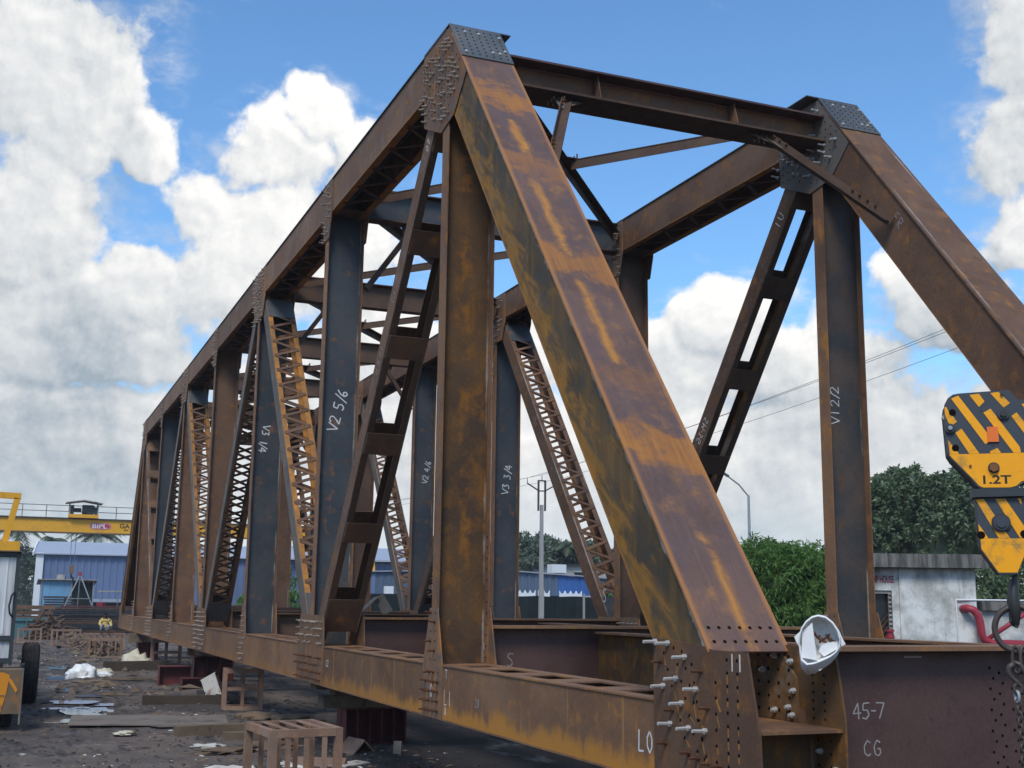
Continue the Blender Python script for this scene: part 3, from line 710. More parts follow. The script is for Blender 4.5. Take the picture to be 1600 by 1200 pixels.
# stringers
for i in range(8):
    for yy in (-2.0, -3.86):
        x0, x1 = i*PN+.012, (i+1)*PN-.012
        q = MB(); q.box((x0, yy-.006, .33), (x1, yy+.006, .88)); o = q.build('stringer', 'steel_web_brown', BR)
        q = MB(); q.box((x0+.15, yy-.13, .88), (x1-.15, yy+.13, .902)); q.box((x0+.15, yy-.13, .31), (x1-.15, yy+.13, .33)); q.build('flange', 'steel_flange', o)
# top struts, portal and sway braces
for i in range(1, 8):
    x = i*PN
    if i in (1, 7):
        sx = -1 if i == 1 else 1
        q = MB(); q.box((x-.006, yA+.0, 7.34), (x+.006, yB, 7.66)); o = q.build('portal_strut', 'steel_chord', BR)
        q = MB(); q.box((x-.25, yA, 7.31), (x+.25, yB, 7.34)); q.build('bottom_flange', 'steel_darkbrown', o)
        q = MB(); q.box((x-.23, yA, 7.66), (x+.23, yB, 7.685)); q.build('top_flange', 'steel_primer', o)
        q = MB(); q.box((x-.0061, yA-.3, 7.648), (x-.012, yB+.3, 7.6595)); q.build('weld_line', 'pink_primer', o)
        for yy in (-1.93, -3.9): q = MB(); q.prism([(x-.007, yy, 7.341), (x-.24, yy, 7.341), (x-.15, yy, 7.659), (x-.007, yy, 7.659)], (0, .014, 0)); q.build('stiffener', 'steel_brown', o)
        bp = MB()
        for yy in (-1.35, -1.5, -4.35, -4.5, -1.42, -4.42):
            for dx in (-.1, -.02, .08): bp.tube([(x+dx, yy, 7.312), (x+dx, yy, 7.28)], .014, 6)
        bp.build('bolt_heads', 'bolt_zinc', o, kind='stuff')
        for (ya, yb, yc) in ((-1.47, yA-.0, 1), (-4.42, yB+.0, -1)):
            a = Vector((x+sx*.1, ya, 7.30)); b_ = Vector((x+sx*1.5, yb-.03*yc, 5.82))
            d = (b_-a).normalized()
            q = MB(); q.bar(a, b_, .012, .13, (0, 0, 1)); q.bar(a+Vector((0, -.06*yc, .0)), b_+Vector((0, -.06*yc, .0)), .12, .012, (0, 0, 1))
            kb = q.build('knee_brace', 'steel_darkbrown', BR)
            q = MB(); q.prism([a+Vector((0, .12*yc, .0)), a+Vector((0, -.28*yc, 0)), a+d*.35], (.012, 0, 0)); q.build('end_gusset', 'steel_greyrust', kb)
            bp = MB()
            for t in (.1, .2, .32, 1.5, 1.62, 1.75, 1.88): p = a+d*t; bp.tube([p+Vector((-.05,0,.02)), p+Vector((-.05,0,.05))], .016, 6)
            bp.build('bolt_heads', 'bolt_rust', kb, kind='stuff')
    else:
        mm = 'steel_dark' if i == 2 else 'steel_darkbrown'
        q = MB(); q.box((x-.006, yA, 7.44), (x+.006, yB, 7.93)); o = q.build('top_strut', mm, BR)
        q = MB(); q.box((x-.13, yA, 7.42), (x+.13, yB, 7.44)); q.box((x-.13, yA, 7.93), (x+.13, yB, 7.95)); q.build('flange', 'steel_darkbrown', o)
        for (ya, yb, s_) in ((-1.40, yA, 1), (-4.47, yB, -1)):
            a = Vector((x-.02, ya, 7.30)); b_ = Vector((x-.02, yb-.06*s_, 6.25))
            q = MB(); q.bar(a, b_, .09, .10, (1, 0, 0)); kb = q.build('knee_brace', 'steel_darkbrown', BR)
            q = MB(); q.prism([(x-.03, ya+.17, 7.42), (x-.03, ya-.17, 7.42), (x-.03, ya-.10, 7.22), (x-.03, ya+.10, 7.18)], (-.012, 0, 0)); q.build('end_gusset', 'steel_darkbrown', kb)
for i in range(1, 7):
    xa, xb = i*PN+.15, (i+1)*PN-.15
    for k, (ya, yb) in enumerate(((yA-.05, yB+.05), (yB+.05, yA-.05))):
        z = 7.76
        q = MB(); a = Vector((xa, ya, z)); b_ = Vector((xb, yb, z)); d = (b_-a).normalized(); sdv = Vector((0, 0, 1)).cross(d)
        if k: b_h = None
        q.bar(a, b_, .13, .012); q.bar(a+sdv*.05-Vector((0, 0, .075)), b_+sdv*.05-Vector((0, 0, .075)), .012, .14)
        if k: q = MB(); [(q.bar(p0, p1, .13, .012), q.bar(p0+sdv*.05-Vector((0,0,.075)), p1+sdv*.05-Vector((0,0,.075)), .012, .14)) for p0, p1 in ((a, (a+b_)/2-d*.10), ((a+b_)/2+d*.10, b_))]
        o = q.build('lateral_brace', 'steel_darkbrown', BR)
        if k == 0:
            c = (a+b_)/2; t = MB(); t.box((c.x-.2, c.y-.17, c.z+.007), (c.x+.2, c.y+.17, c.z+.018)); t.build('joint_plate', 'steel_darkbrown', o)
            bp = MB()
            for dx in (-.15, -.05, .1): bp.tube([(c.x+dx, c.y-.1, c.z+.018), (c.x+dx, c.y-.1, c.z+.10)], .012, 5)
            bp.build('bolts_up', 'bolt_rust', o, kind='stuff')

# ------------------------------------------------------------------ hand-chalked marks (stroke lettering)
GL = {'V': [[(0,1),(.45,0),(.9,1)]], '1': [[(.4,1),(.4,0)]], '2': [[(0,.8),(.25,1),(.6,.95),(.7,.7),(.4,.35),(0,0),(.8,.03)]], '3': [[(.05,.95),(.6,.97),(.3,.58),(.65,.42),(.5,.08),(.0,.03)]],
 '4': [[(.55,0),(.5,1),(0,.35),(.8,.38)]], '5': [[(.75,1),(.15,.97),(.1,.55),(.55,.55),(.68,.25),(.4,0),(.02,.08)]], '6': [[(.6,1),(.2,.65),(.05,.25),(.35,0),(.62,.2),(.45,.45),(.1,.3)]],
 '7': [[(0,1),(.8,.97),(.3,0)]], '8': [[(.35,.5),(.08,.75),(.35,1),(.6,.75),(.35,.5),(.05,.25),(.35,0),(.65,.25),(.35,.5)]], 'A': [[(0,0),(.35,1),(.7,0)],[(.15,.4),(.55,.4)]], '/': [[(.7,1.15),(0,-.15)]], 'L': [[(.05,1),(0,0),(.6,.03)]], '0': [[(.35,1),(.05,.7),(.05,.3),(.35,0),(.62,.3),(.62,.7),(.35,1)]], 'U': [[(0,1),(.02,.2),(.35,0),(.6,.2),(.65,1)]],
 'S': [[(.65,.95),(.2,1),(.05,.72),(.5,.45),(.55,.12),(.2,0),(0,.12)]], 'M': [[(0,0),(.1,1),(.4,.4),(.75,1),(.85,0)]], '-': [[(.05,.5),(.5,.5)]], '.': [[(.2,.08),(.28,.0)]], 'G': [[(.7,.85),(.35,1),(.05,.6),(.15,.1),(.5,0),(.7,.15),(.68,.45),(.4,.45)]],
 'C': [[(.7,.85),(.4,1),(.08,.65),(.1,.2),(.45,0),(.72,.15)]], 'T': [[(0,1),(.8,1)],[(.4,1),(.4,0)]], 'X': [[(0,1),(.7,0)],[(.7,1),(0,0)]], 'P': [[(0,0),(0,1),(.55,.9),(.5,.5),(0,.5)]], 'R': [[(0,0),(0,1),(.55,.9),(.5,.5),(0,.5),(.6,0)]], 'F': [[(0,0),(0,1),(.6,1)],[(0,.55),(.5,.55)]],
 'B': [[(0,0),(0,1),(.5,.88),(.05,.53),(.6,.3),(.35,.02),(0,0)]], ' ': [], 'H': [[(0,0),(0,1)],[(.6,0),(.6,1)],[(0,.5),(.6,.5)]], 'O': [[(.35,1),(.05,.7),(.05,.3),(.35,0),(.65,.3),(.65,.7),(.35,1)]], 'E': [[(.6,1),(0,1),(0,0),(.6,0)],[(0,.5),(.5,.5)]], 'I': [[(.1,0),(.1,1)]]}
def strokes(txt, org, right, up, h, wd=.012, m='chalk', parent=BR, nrm=None, name='chalk_mark', th=.0008, sp=1.0, xs=1.0):
    right, up, org = Vector(right).normalized(), Vector(up).normalized(), Vector(org); nv = Vector(nrm) if nrm else right.cross(up)
    q = MB(); x = 0; lift = 0
    for ch in txt:
        for st in GL.get(ch, []):
            P_ = [org+right*(x+p[0]*h*.8*xs)+up*(p[1]*h) for p in st]
            for a, b_ in zip(P_, P_[1:]):
                lift += 1
                q.bar(a+nv*(.0008+.00012*(lift % 5)), b_+nv*(.0008+.00012*(lift % 5)), wd*random.uniform(.8, 1.15), th, nv)
        x += h*(.82*xs if ch not in ' 1./-' else .5)*sp
    q.build(name, m, parent, kind='stuff')
X1, Xn = PN, -.0065
nx = (-1, 0, 0)
def web_mark(txt, i, ycen, z, h, side, tilt=0, wd=.014, m='chalk'):
    # written up the web, reading turned a quarter: letters run upwards
    right = Vector((0, math.sin(RAD(tilt)), math.cos(RAD(tilt)))); up = Vector((0, math.cos(RAD(tilt)), -math.sin(RAD(tilt))))
    strokes(txt, (i*PN-.0066, ycen, z), right, up, h, wd, m, nrm=nx)
web_mark('V2 5/6', 2, -.28, 3.85, .17, 'L', -14, .02)
web_mark('V1 2/2', 1, -S-.22, 3.55, .13, 'R', 0, .012)
web_mark('V3 3/4', 3, -S-.36, 3.55, .16, 'R', -8, .02)
web_mark('V2 4/6', 4, -S-.42, 4.3, .15, 'R', -10, .02)
strokes('V3 1/4', (3*PN-.0066, -.20, 4.75), (0, .14, -1), (0, -1, -.14), .15, .02, nrm=nx)
strokes('L0', (1.21, .0008, .17), (-1, 0, 0), (0, 0, 1), .15, .016, 'chalk', nrm=(0, 1, 0))
strokes('II', (-.075, .0182, .80), (-1, 0, 0), (0, 0, 1), .11, .014, 'chalk', nrm=(0, 1, 0))
strokes('P', (.12, .0185, -.02), (-1, 0, 0), (0, 0, 1), .10, .012, 'chalk', nrm=(0, 1, 0))
strokes('L1', (PN-.38, .001, .15), (-1, 0, 0), (0, 0, 1), .15, .010, 'chalk', nrm=(0, 1, 0))
strokes('T', (PN-.40, .001, .42), (-1, 0, 0), (0, 0, 1), .09, .010, 'chalk', nrm=(0, 1, 0))
strokes('8', (PN-.40, .001, .05), (-1, 0, 0), (0, 0, 1), .08, .010, 'chalk', nrm=(0, 1, 0))
strokes('0', (PN+.05, .0165, .20), (-1, 0, 0), (0, 0, 1), .14, .014, 'chalk', nrm=(0, 1, 0))
strokes('L2', (2*PN-1.05, .001, .28), (-1, 0, 0), (0, 0, 1), .09, .012, 'chalk', nrm=(0, 1, 0))
strokes('28', (4.6, .001, .20), (-1, 0, 0), (0, 0, 1), .08, .008, 'chalk_faint', nrm=(0, 1, 0))
strokes('45-7', (-.0076, -.965, .475), (0, -1, 0), (0, 0, 1), .105, .009, 'chalk_faint', nrm=nx, sp=.85)
strokes('CG', (-.0076, -1.04, .235), (0, -1, 0), (0, 0, 1), .10, .009, 'chalk_faint', nrm=nx)
strokes('-', (-.0076, -1.4, .80), (0, -1, 0), (.0, .05, 1), .16, .012, 'chalk_faint', nrm=nx, xs=2.6)
dd = Vector((PN, 0, -HT)).normalized(); nu = Vector((-dd.z, 0, dd.x))
def dg_mark(txt, s, side, h, m='chalk', dn=0.0):
    c = Vector((PN, yo[side]-.0172, (ZU+ZL)/2))+dd*s; rt = dd if side == 'L' else dd
    strokes(txt, c+nu*(-h/2+dn), dd, nu, h, .012, m, nrm=(0, 1, 0))
dg_mark('SG', 1.1, 'L', .10); dg_mark('L2', 3.2, 'L', .10, 'chalk_faint'); dg_mark('1 0 A 11', 4.0, 'L', .09, 'chalk_faint')
dg_mark('U1', 1.35, 'R', .14); dg_mark('SM-3G', 4.7, 'R', .12)
strokes('FR', (4.45, -S+.0008, 5.85), Vector((-D.x, 0, -D.z)), Vector((-D.z, 0, D.x)), .13, .010, 'chalk_faint', nrm=(0, 1, 0))
d3 = Vector((PN, 0, HT)).normalized(); n3 = Vector((-d3.z, 0, d3.x))
strokes('1 2 L', Vector((2*PN, -S-.0175, H0))+d3*6.0+n3*.05, -d3, -n3, .10, .012, 'chalk_faint', nrm=(0, 1, 0))
strokes('S', (2*PN+.55, -S-.0175, 1.25), (-1, 0, 0), (0, 0, 1), .22, .018, 'chalk', nrm=(0, 1, 0))
strokes('T', (PN-.0078, -.70, .70), (-0, 0, 1), (0, 1, 0), .12, .010, 'chalk_faint', nrm=nx); strokes('S', (PN-.0078, -.86, .52), (0, -1, 0), (0, 0, 1), .14, .012, 'chalk_faint', nrm=nx)
#PART2
# ------------------------------------------------------------------ background: left side
GZ = -1.05
XA = Vector((1, 0, 0)); YA = Vector((0, 1, 0)); ZA = Vector((0, 0, 1))
# blue workshop shed
sh = thing('workshop_shed', 'long blue corrugated shed with pale grey pitched roof beyond the yard', 'shed', (96, 2.6, GZ))
wd = Vector((-.061, -.998, 0)); bd = Vector((.998, -.061, 0)); c0_ = Vector((96, 2.6, GZ))
def corr(a, d, length, z0, z1, nrm, m, parent, name, pitch=.9, dep=.05, z1b=None):
    """corrugated sheet cladding: trapezoid ribs along d"""
    k = 0; t = 0
    while t < length-.01:
        t2 = min(t+pitch, length); q = MB(); n = 6; st = (t2-t)/n
        for j in range(n):
            u0 = t+j*st; u1 = u0+st; o = dep*(j % 2)
            f0 = u0/length; f1 = u1/length; zz0 = z1 if z1b is None else z1+(z1b-z1)*f0; zz1 = z1 if z1b is None else z1+(z1b-z1)*f1
            p0 = a+d*u0+nrm*o; p1 = a+d*u1+nrm*o
            q.add([(p0.x, p0.y, z0), (p1.x, p1.y, z0), (p1.x, p1.y, zz1), (p0.x, p0.y, zz0)], [(0, 1, 2, 3)])
            pn = a+d*u1+nrm*(dep*((j+1) % 2)); q.add([(p1.x, p1.y, z0), (pn.x, pn.y, z0), (pn.x, pn.y, zz1), (p1.x, p1.y, zz1)], [(0, 1, 2, 3)])
        q.build(name, m if isinstance(m, str) else m[k % len(m)], parent); t = t2; k += 1
corr(c0_, wd, 18, GZ, 4.62, -bd, 'shed_blue', sh, 'wall_sheet', 1.5)
q = MB(); e0 = c0_; e1 = c0_+bd*12
q.prism([(e0.x, e0.y, GZ), (e1.x, e1.y, GZ), (e1.x, e1.y, 4.62), ((e0.x+e1.x)/2, (e0.y+e1.y)/2, 5.72), (e0.x, e0.y, 4.62)], wd*.1); q.build('gable_wall', 'shed_blue', sh)
for a_, s_ in ((0, 1), (12, -1)):
    q = MB(); p = c0_+bd*(a_-.4*s_)-wd*.3; r_ = c0_+bd*6-wd*.3; p.z = 4.55; r_.z = 5.75
    q.prism([p, r_, r_+wd*18.6, p+wd*18.6], (0, 0, .09)); q.build('roof', 'shed_roof', sh)
q = MB(); q.obox(c0_+Vector((-.12, -.15, 2.9)), (.1, 0, 0), (0, .28, 0), (0, 0, 2.85)); q.build('corner_trim', 'white_paint', sh)
q = MB(); p = c0_+bd*(-.3)-wd*.35; r_ = c0_+bd*6-wd*.35; p.z = 4.6; r_.z = 5.8; q.bar(p, r_, .12, .28); q.build('barge_board', 'white_paint', sh)
q = MB(); p = c0_+wd*2.0-bd*.08; q.box((p.x-.03, p.y+.5, 1.9), (p.x, p.y-.1, 3.0)); q.build('shutter', 'scrap_grey', sh)
q = MB(); q.box((92.5, .2, .9), (95.6, -9, 1.15)); q.build('lean_to_roof', 'shed_roof', sh)
# gantry crane
GX = 74.9
gc = thing('gantry_crane', 'yellow overhead gantry crane girder with a roofed hoist trolley and red oval logo', 'gantry crane', (GX, -2, GZ))
q = MB(); q.box((GX-.3, 13, 5.30), (GX+.3, -19, 6.12)); q.build('girder', 'crane_yellow', gc)
q = MB(); q.box((GX-.42, 13.1, 6.121), (GX+.42, -19.1, 6.19)); q.build('rail_plate', 'wire', gc)
q = MB(); q.box((GX-.36, 13.05, 5.22), (GX+.36, -19.05, 5.299)); q.build('lower_flange', 'worn_bumper', gc)
for k in range(23):
    q = MB(); y = 12.5-k*1.4; q.box((GX-.40, y, 6.19), (GX-.36, y-.045, 6.95)); q.build('rail_post', 'wire', gc)
for z in (6.56, 6.93): q = MB(); q.box((GX-.405, 12.6, z), (GX-.37, -18.5, z+.04)); q.build('handrail', 'wire', gc)
for yl in (12.4, -18.4):
    for sx_ in (-1, 1): q = MB(); q.bar((GX+sx_*.3, yl, 5.22), (GX+sx_*2.4, yl, GZ), .45, .35, (0, 1, 0)); q.build('leg', 'crane_yellow', gc)
    q = MB(); q.box((GX-3, yl-.25, GZ), (GX+3, yl+.25, GZ+.4)); q.build('end_carriage', 'crane_yellow', gc)
tr = MB(); tr.box((GX-.6, 1.35, 6.2), (GX+.6, -.45, 6.42)); tr = tr.build('trolley', 'crane_yellow', gc)
q = MB(); q.tube([(GX-.1, .55, 6.75), (GX-.1, -.15, 6.75)], .3, 14); q.tube([(GX-.1, 1.2, 6.7), (GX-.1, .6, 6.7)], .14, 8); q.build('hoist_drum', 'cab_frame', tr, kind='stuff')
q = MB(); q.tube([(GX-.3, .05, 6.72), (GX-.36, .05, 6.72)], .32, 16); q.build('gear_wheel', 'cab_frame', tr)
q = MB(); q.box((GX-.4, 1.25, 6.42), (GX, 1.05, 7.0)); q.build('control_box', 'cab_frame', tr)
q = MB(); q.box((GX-.4, -.2, 6.42), (GX, -.38, 6.9)); q.build('motor', 'cab_frame', tr)
for yy in (1.3, -.4):
    for sx_ in (-.5, .5): q = MB(); q.box((GX+sx_-.03, yy-.03, 6.42), (GX+sx_+.03, yy+.03, 7.2)); q.build('roof_post', 'scrap_grey', tr)
q = MB(); q.prism([(GX-.8, 1.55, 7.16), (GX-.8, .45, 7.34), (GX-.8, -.65, 7.16), (GX-.8, -.65, 7.11), (GX-.8, .45, 7.28), (GX-.8, 1.55, 7.11)], (1.6, 0, 0)); q.build('roof', 'scrap_grey', tr)
for yy in (1.05, .78): q = MB(); q.tube([(GX-.2, yy, 5.22), (GX-.2, yy-.02 if yy > .9 else yy+.02, 3.2)], .018, 5); q.build('hoist_rope', 'shed_blue', gc)
q = MB(); q.box((GX-.3, 1.05, 3.22), (GX-.1, .78, 2.72)); hk = q.build('hook_block', 'worn_bumper', gc)
q = MB(); q.tube([(GX-.2, .92, 2.7), (GX-.2, .92, 2.55), (GX-.2, .78, 2.4), (GX-.2, .86, 2.22), (GX-.2, 1.0, 2.26)], [.06,.07,.08,.07,.03], 8); q.build('hook', 'cab_frame', hk)
q = MB()
N_ = 20; oval = []
for k in range(N_*2):
    a = math.pi*2*k/(N_*2); r_ = .20; cx = .45 if math.cos(a) > 0 else -.45
    oval.append((GX-.302, -.62-(cx+math.cos(a)*r_), 5.72+math.sin(a)*r_*1.0))
q.prism(oval, (-.006, 0, 0)); lg = q.build('logo_oval', 'logo_red', gc)
q = MB(); ov2 = [(p[0]-.0065, -.62+(p[1]+.62)*.93, 5.72+(p[2]-5.72)*.84) for p in oval]; q.prism(ov2, (-.003, 0, 0)); q.build('logo_ring', 'white_paint', lg)
q = MB(); ov2 = [(p[0]-.010, -.62+(p[1]+.62)*.90, 5.72+(p[2]-5.72)*.76) for p in oval]; q.prism(ov2, (-.003, 0, 0)); q.build('logo_field', 'logo_red', lg)
def text(body, org, right, up, size, m, parent, name='lettering', ext=.004, bold=.0, xs=1.0):
    cu = bpy.data.curves.new(name, 'FONT'); cu.body = body; cu.size = size; cu.extrude = ext; cu.offset = bold
    o = bpy.data.objects.new(name, cu); C.objects.link(o); dg = bpy.context.evaluated_depsgraph_get(); dg.update()
    me = bpy.data.meshes.new_from_object(o.evaluated_get(dg)); bpy.data.objects.remove(o); me.materials.clear()
    right = Vector(right).normalized(); up = Vector(up).normalized(); n = right.cross(up)
    M = Matrix(((right.x, up.x, n.x, org[0]), (right.y, up.y, n.y, org[1]), (right.z, up.z, n.z, org[2]), (0, 0, 0, 1))) @ Matrix.Diagonal((xs, 1, 1, 1))
    return inst(name, me, m, parent, M)
text('BIPL', (GX-.320, -.10, 5.595), (0, -1, 0), (0, 0, 1), .36, 'white_paint', lg, bold=.006, xs=1.40)
text('GA', (GX-.304, -1.78, 5.64), (0, -1, 0), (0, 0, 1), .40, 'letter_black', gc, bold=.008, xs=1.1)
text('EN', (GX-.304, -2.08, 5.47), (0, -1, 0), (0, 0, 1), .15, 'letter_black', gc, bold=.004, xs=1.3)
# hut of blue sheets
ht = thing('sheet_metal_hut', 'small pale blue sheet metal hut with one side closed by dark tarpaulin', 'hut', (84, .8, GZ))
for k in range(4): q = MB(); y = 2.35-k*.47; q.box((83.5+.02*(k % 2), y, .5), (83.54+.02*(k % 2), y-.46, 2.38)); q.build('sheet', 'hut_blue', ht)
q = MB(); q.box((83.6, 2.45, GZ), (86, 2.42, 2.3)); q.build('side_sheet', 'hut_blue', ht)
q = MB(); q.box((83.7, .45, GZ), (83.75, -.95, 2.3)); q.build('tarpaulin', 'green_net', ht)
q = MB(); q.prism([(83.2, 2.7, 2.42), (83.2, -1.2, 2.42), (86.3, -1.2, 2.1), (86.3, 2.7, 2.1)], (0, 0, .05)); q.build('roof', 'scrap_grey', ht)
for yy in (2.4, .45, -.98): q = MB(); q.box((83.44, yy+.04, GZ), (83.5, yy-.04, 2.4)); q.build('post', 'galvanised', ht)
# plate pile under the hut, tripod, tub, table
def pile(name, label, cat, x0, x1, y0, y1, z0, z1, n, m, jit=.25, group=None):
    t_ = thing(name, label, cat, ((x0+x1)/2, (y0+y1)/2, z0)); dz = (z1-z0)/n
    if group: t_['group'] = group
    for k in range(n):
        a = random.uniform(-jit, jit); b_ = random.uniform(-jit, jit); q = MB()
        q.box((x0+abs(a)*.4, y0+a, z0+k*dz), (x1, y1+b_, z0+(k+.68)*dz)); q.build('plate', m if isinstance(m, str) else random.choice(m), t_)
        if k < n-1:
            q = MB()
            for yy in np.arange(y1+.5, y0-.3, 1.3): q.box((x0+.3, yy, z0+(k+.681)*dz), (x1-.1, yy+.08, z0+(k+.999)*dz))
            q.build('spacer', 'timber_dark', t_, kind='stuff')
pile('plate_pile', 'dark pile of plates in front of the pale blue hut', 'steel plates', 80.5, 82.5, 2.25, .35, GZ, 1.35, 14, 'black_steel', .08)
pile('steel_stack', 'wide stack of black steel plates behind the crouching man', 'steel plates', 76, 79, 1.95, -6.5, GZ, .62, 13, ['black_steel', 'black_steel', 'steel_darkbrown'], .3)
pile('beam_pile', 'rusty beams piled behind the teal bin on the left', 'steel beams', 71.5, 73.5, 5.6, 1.7, GZ, .82, 6, ['steel_brown', 'steel_darkbrown'], .2)
q = MB(); q.box((76.05, 1.3, .622), (78, -5.5, .70)); tag(q.build('red_plate', 'steel_maroon'), 'reddish plate lying on top of the wide black stack', 'steel plate')
tp = thing('lifting_tripod', 'grey steel tripod standing in front of the dark tarpaulin', 'tripod', (80, .2, GZ))
for (x_, y_) in ((79.2, 1.0), (79.2, -.75), (81.2, .1)): q = MB(); q.tube([(80, .12, 2.75), (x_, y_, .63 if x_ < 80 else GZ)], .045, 6); q.build('leg', 'galvanised', tp)
for (x_, y_) in ((79.2, 1.0), (79.2, -.75)): q = MB(); q.tube([(x_, y_, .63), (x_-.2, y_*1.5, GZ)], .045, 6); q.build('foot', 'galvanised', tp)
q = MB(); q.tube([(79.3, .85, 1.15), (79.3, -.6, 1.15)], .03, 6); q.build('cross_bar', 'galvanised', tp)
q = MB(); q.box((79.9, .25, 2.7), (80.1, 0, 2.9)); q.build('head', 'red_paint', tp)
q = MB(); q.tube([(76.9, -1.15, .70), (76.9, -1.15, .92)], [.26, .33], 12); tag(q.build('tub', 'red_paint'), 'red plastic tub on top of the wide black stack', 'tub')
tb = thing('shade_table', 'cream sheet on thin posts beside the hut', 'table', (80, -2.3, GZ))
q = MB(); q.box((79.2, -1.15, 1.62), (81, -3.6, 1.70)); q.build('top', 'sack_cream', tb)
for yy in (-1.25, -2.3, -3.5): q = MB(); q.box((79.25, yy, GZ), (79.31, yy-.06, 1.62)); q.build('leg', 'galvanised', tb)
bn = thing('scrap_bin', 'teal steel bin half hidden behind the orange mobile crane', 'bin', (70, 3.4, GZ))
q = MB(); q.box((69.6, 4.9, GZ), (70.9, 2.15, .02)); q.build('body', 'teal_paint', bn)
q = MB(); q.box((69.5, 5.0, -.15), (69.6, 2.1, .05)); q.build('rim', 'teal_paint', bn)
for yy in (2.5, 3.3, 4.1): q = MB(); q.box((69.52, yy, GZ), (69.6, yy+.1, -.15)); q.build('rib', 'teal_paint', bn)

# crates welded from angle
def crate(label, x, y, w_, d_, h_, rot=0, nb=5, grid=False, group='welded steel crate frames scattered over the yard'):
    t_ = thing('steel_crate', label, 'crate', (x, y, 0), group); s_ = .07
    z0 = min(gz(x, y), GZ+.02)+.0; R_ = Matrix.Rotation(RAD(rot), 3, 'Z')
    def bx(name, a, b_):
        q = MB(); q.box(a, b_); q.v = [tuple(R_ @ Vector(v)+Vector((x, y, z0))) for v in q.v]; q.build(name, 'steel_crate', t_)
    W2, D2 = w_/2, d_/2
    for sx_ in (-1, 1):
        for sy_ in (-1, 1): bx('corner_post', (sx_*D2, sy_*W2, 0), (sx_*(D2-s_*1.3), sy_*(W2-s_*1.3), h_))
    for z in (.0, h_-s_*1.3):
        for sx_ in (-1, 1): bx('rail', (sx_*(D2+.002), -W2+s_*1.31, z), (sx_*(D2-s_), W2-s_*1.31, z+s_*1.3))
        for sy_ in (-1, 1): bx('rail', (-D2+s_*1.31, sy_*(W2+.002), z), (D2-s_*1.31, sy_*(W2-s_), z+s_*1.3))
    if grid:
        for sx_ in (-1, 1):
            bx('bar', (sx_*D2, -s_/2, s_*1.31), (sx_*(D2-.012), s_/2, h_-s_*1.31)); bx('bar', (sx_*(D2+.003), -W2+s_*1.4, h_*.48), (sx_*(D2-.009), W2-s_*1.4, h_*.48+s_))
    else:
        for k in range(1, nb):
            yy = -W2+w_*k/nb
            for sx_ in (-1, 1): bx('bar', (sx_*(D2-.004), yy-s_*.45, s_*1.31), (sx_*(D2-.016), yy+s_*.45, h_-s_*1.31))
            bx('top_bar', (-D2+s_+.003, yy-s_*.5, h_-.014), (D2-s_-.003, yy+s_*.5, h_-.001))
crate('nearest rusty crate frame, cut off by the bottom of the picture', 8.42, .96, .90, 1.15, .76, 5, 4)
crate('square open crate frame with a cross of bars, right of the tilted pale channel', 19.7, -.40, .84, .55, .86, -8, grid=True)
crate('crate frame full of scrap just in front of the crouching man', 44.2, .72, 1.28, .7, .76, -3, 5)
crate('open crate frame with a cross of bars beside the farthest maroon stool', 36.9, -.78, 1.0, .7, .88, -10, grid=True)
crate('crate frame the man crouches on', 50.3, .35, 1.7, 1.1, .75, 0, 6)
crate('crate frame left of the crouching man', 54.9, 1.75, 1.35, .7, .80, -4, 5)
crate('small crate frame farthest left, in front of the teal bin', 59.6, 3.3, 1.15, .6, .72, 0, 4)
# maroon stools (short plate-girder pieces)
def stool(label, x, y, ly, dx, h_, rot=0, ns=5, m='steel_maroon', z0=None):
    t_ = thing('girder_stool', label, 'stool', (x, y, 0), 'maroon girder stools carrying the bridge'); R_ = Matrix.Rotation(RAD(rot), 3, 'Z'); zz = GZ-.02 if z0 is None else z0
    def bx(name, a, b_):
        q = MB(); q.box(a, b_); q.v = [tuple(R_ @ Vector(v)+Vector((x, y, zz))) for v in q.v]; q.build(name, m, t_)
    bx('web', (-.006, -ly/2, .02), (.006, ly/2, h_-.02)); bx('flange', (-dx/2, -ly/2-.01, h_-.02), (dx/2, ly/2+.01, h_)); bx('flange', (-dx/2, -ly/2-.01, 0), (dx/2, ly/2+.01, .02))
    for k in range(ns):
        yy = -ly/2+.012+(ly-.024)*k/(ns-1)
        for sx_ in (-1, 1): bx('stiffener', (sx_*.0065, yy-.006, .021), (sx_*(dx/2-.015), yy+.006, h_-.021))
stool('nearest maroon stool with six upright ribs under the chord', 12.9, -1.32, 1.05, .50, .58, 4, 6)
stool('tall maroon stool with ribs behind the tilted pale channel', 28.2, -1.05, 1.1, .5, .74, 0, 4)
stool('plain maroon girder piece left of the ribbed stool', 27.6, .05, .85, .45, .50, 0, 2)
stool('low maroon girder offcut in front of the ribbed stool', 25.6, -.28, .80, .35, .30, 0, 2)
stool('farthest maroon stool under the chord', 39.6, -.42, .75, .5, .72, 0, 3)
stool('maroon stool under the right truss, third panel', 13.0, -5.5, 1.05, .5, .85, 0, 5)
stool('maroon stool under the right truss, far panels', 30.0, -5.5, 1.05, .5, .85, 0, 5)
stool('maroon stool under the near corner of the bridge', 1.6, -.3, .9, .5, 1.02, 0, 4)
stool('maroon stool under the near right corner of the bridge', 1.6, -5.55, .9, .5, 1.02, 0, 4)
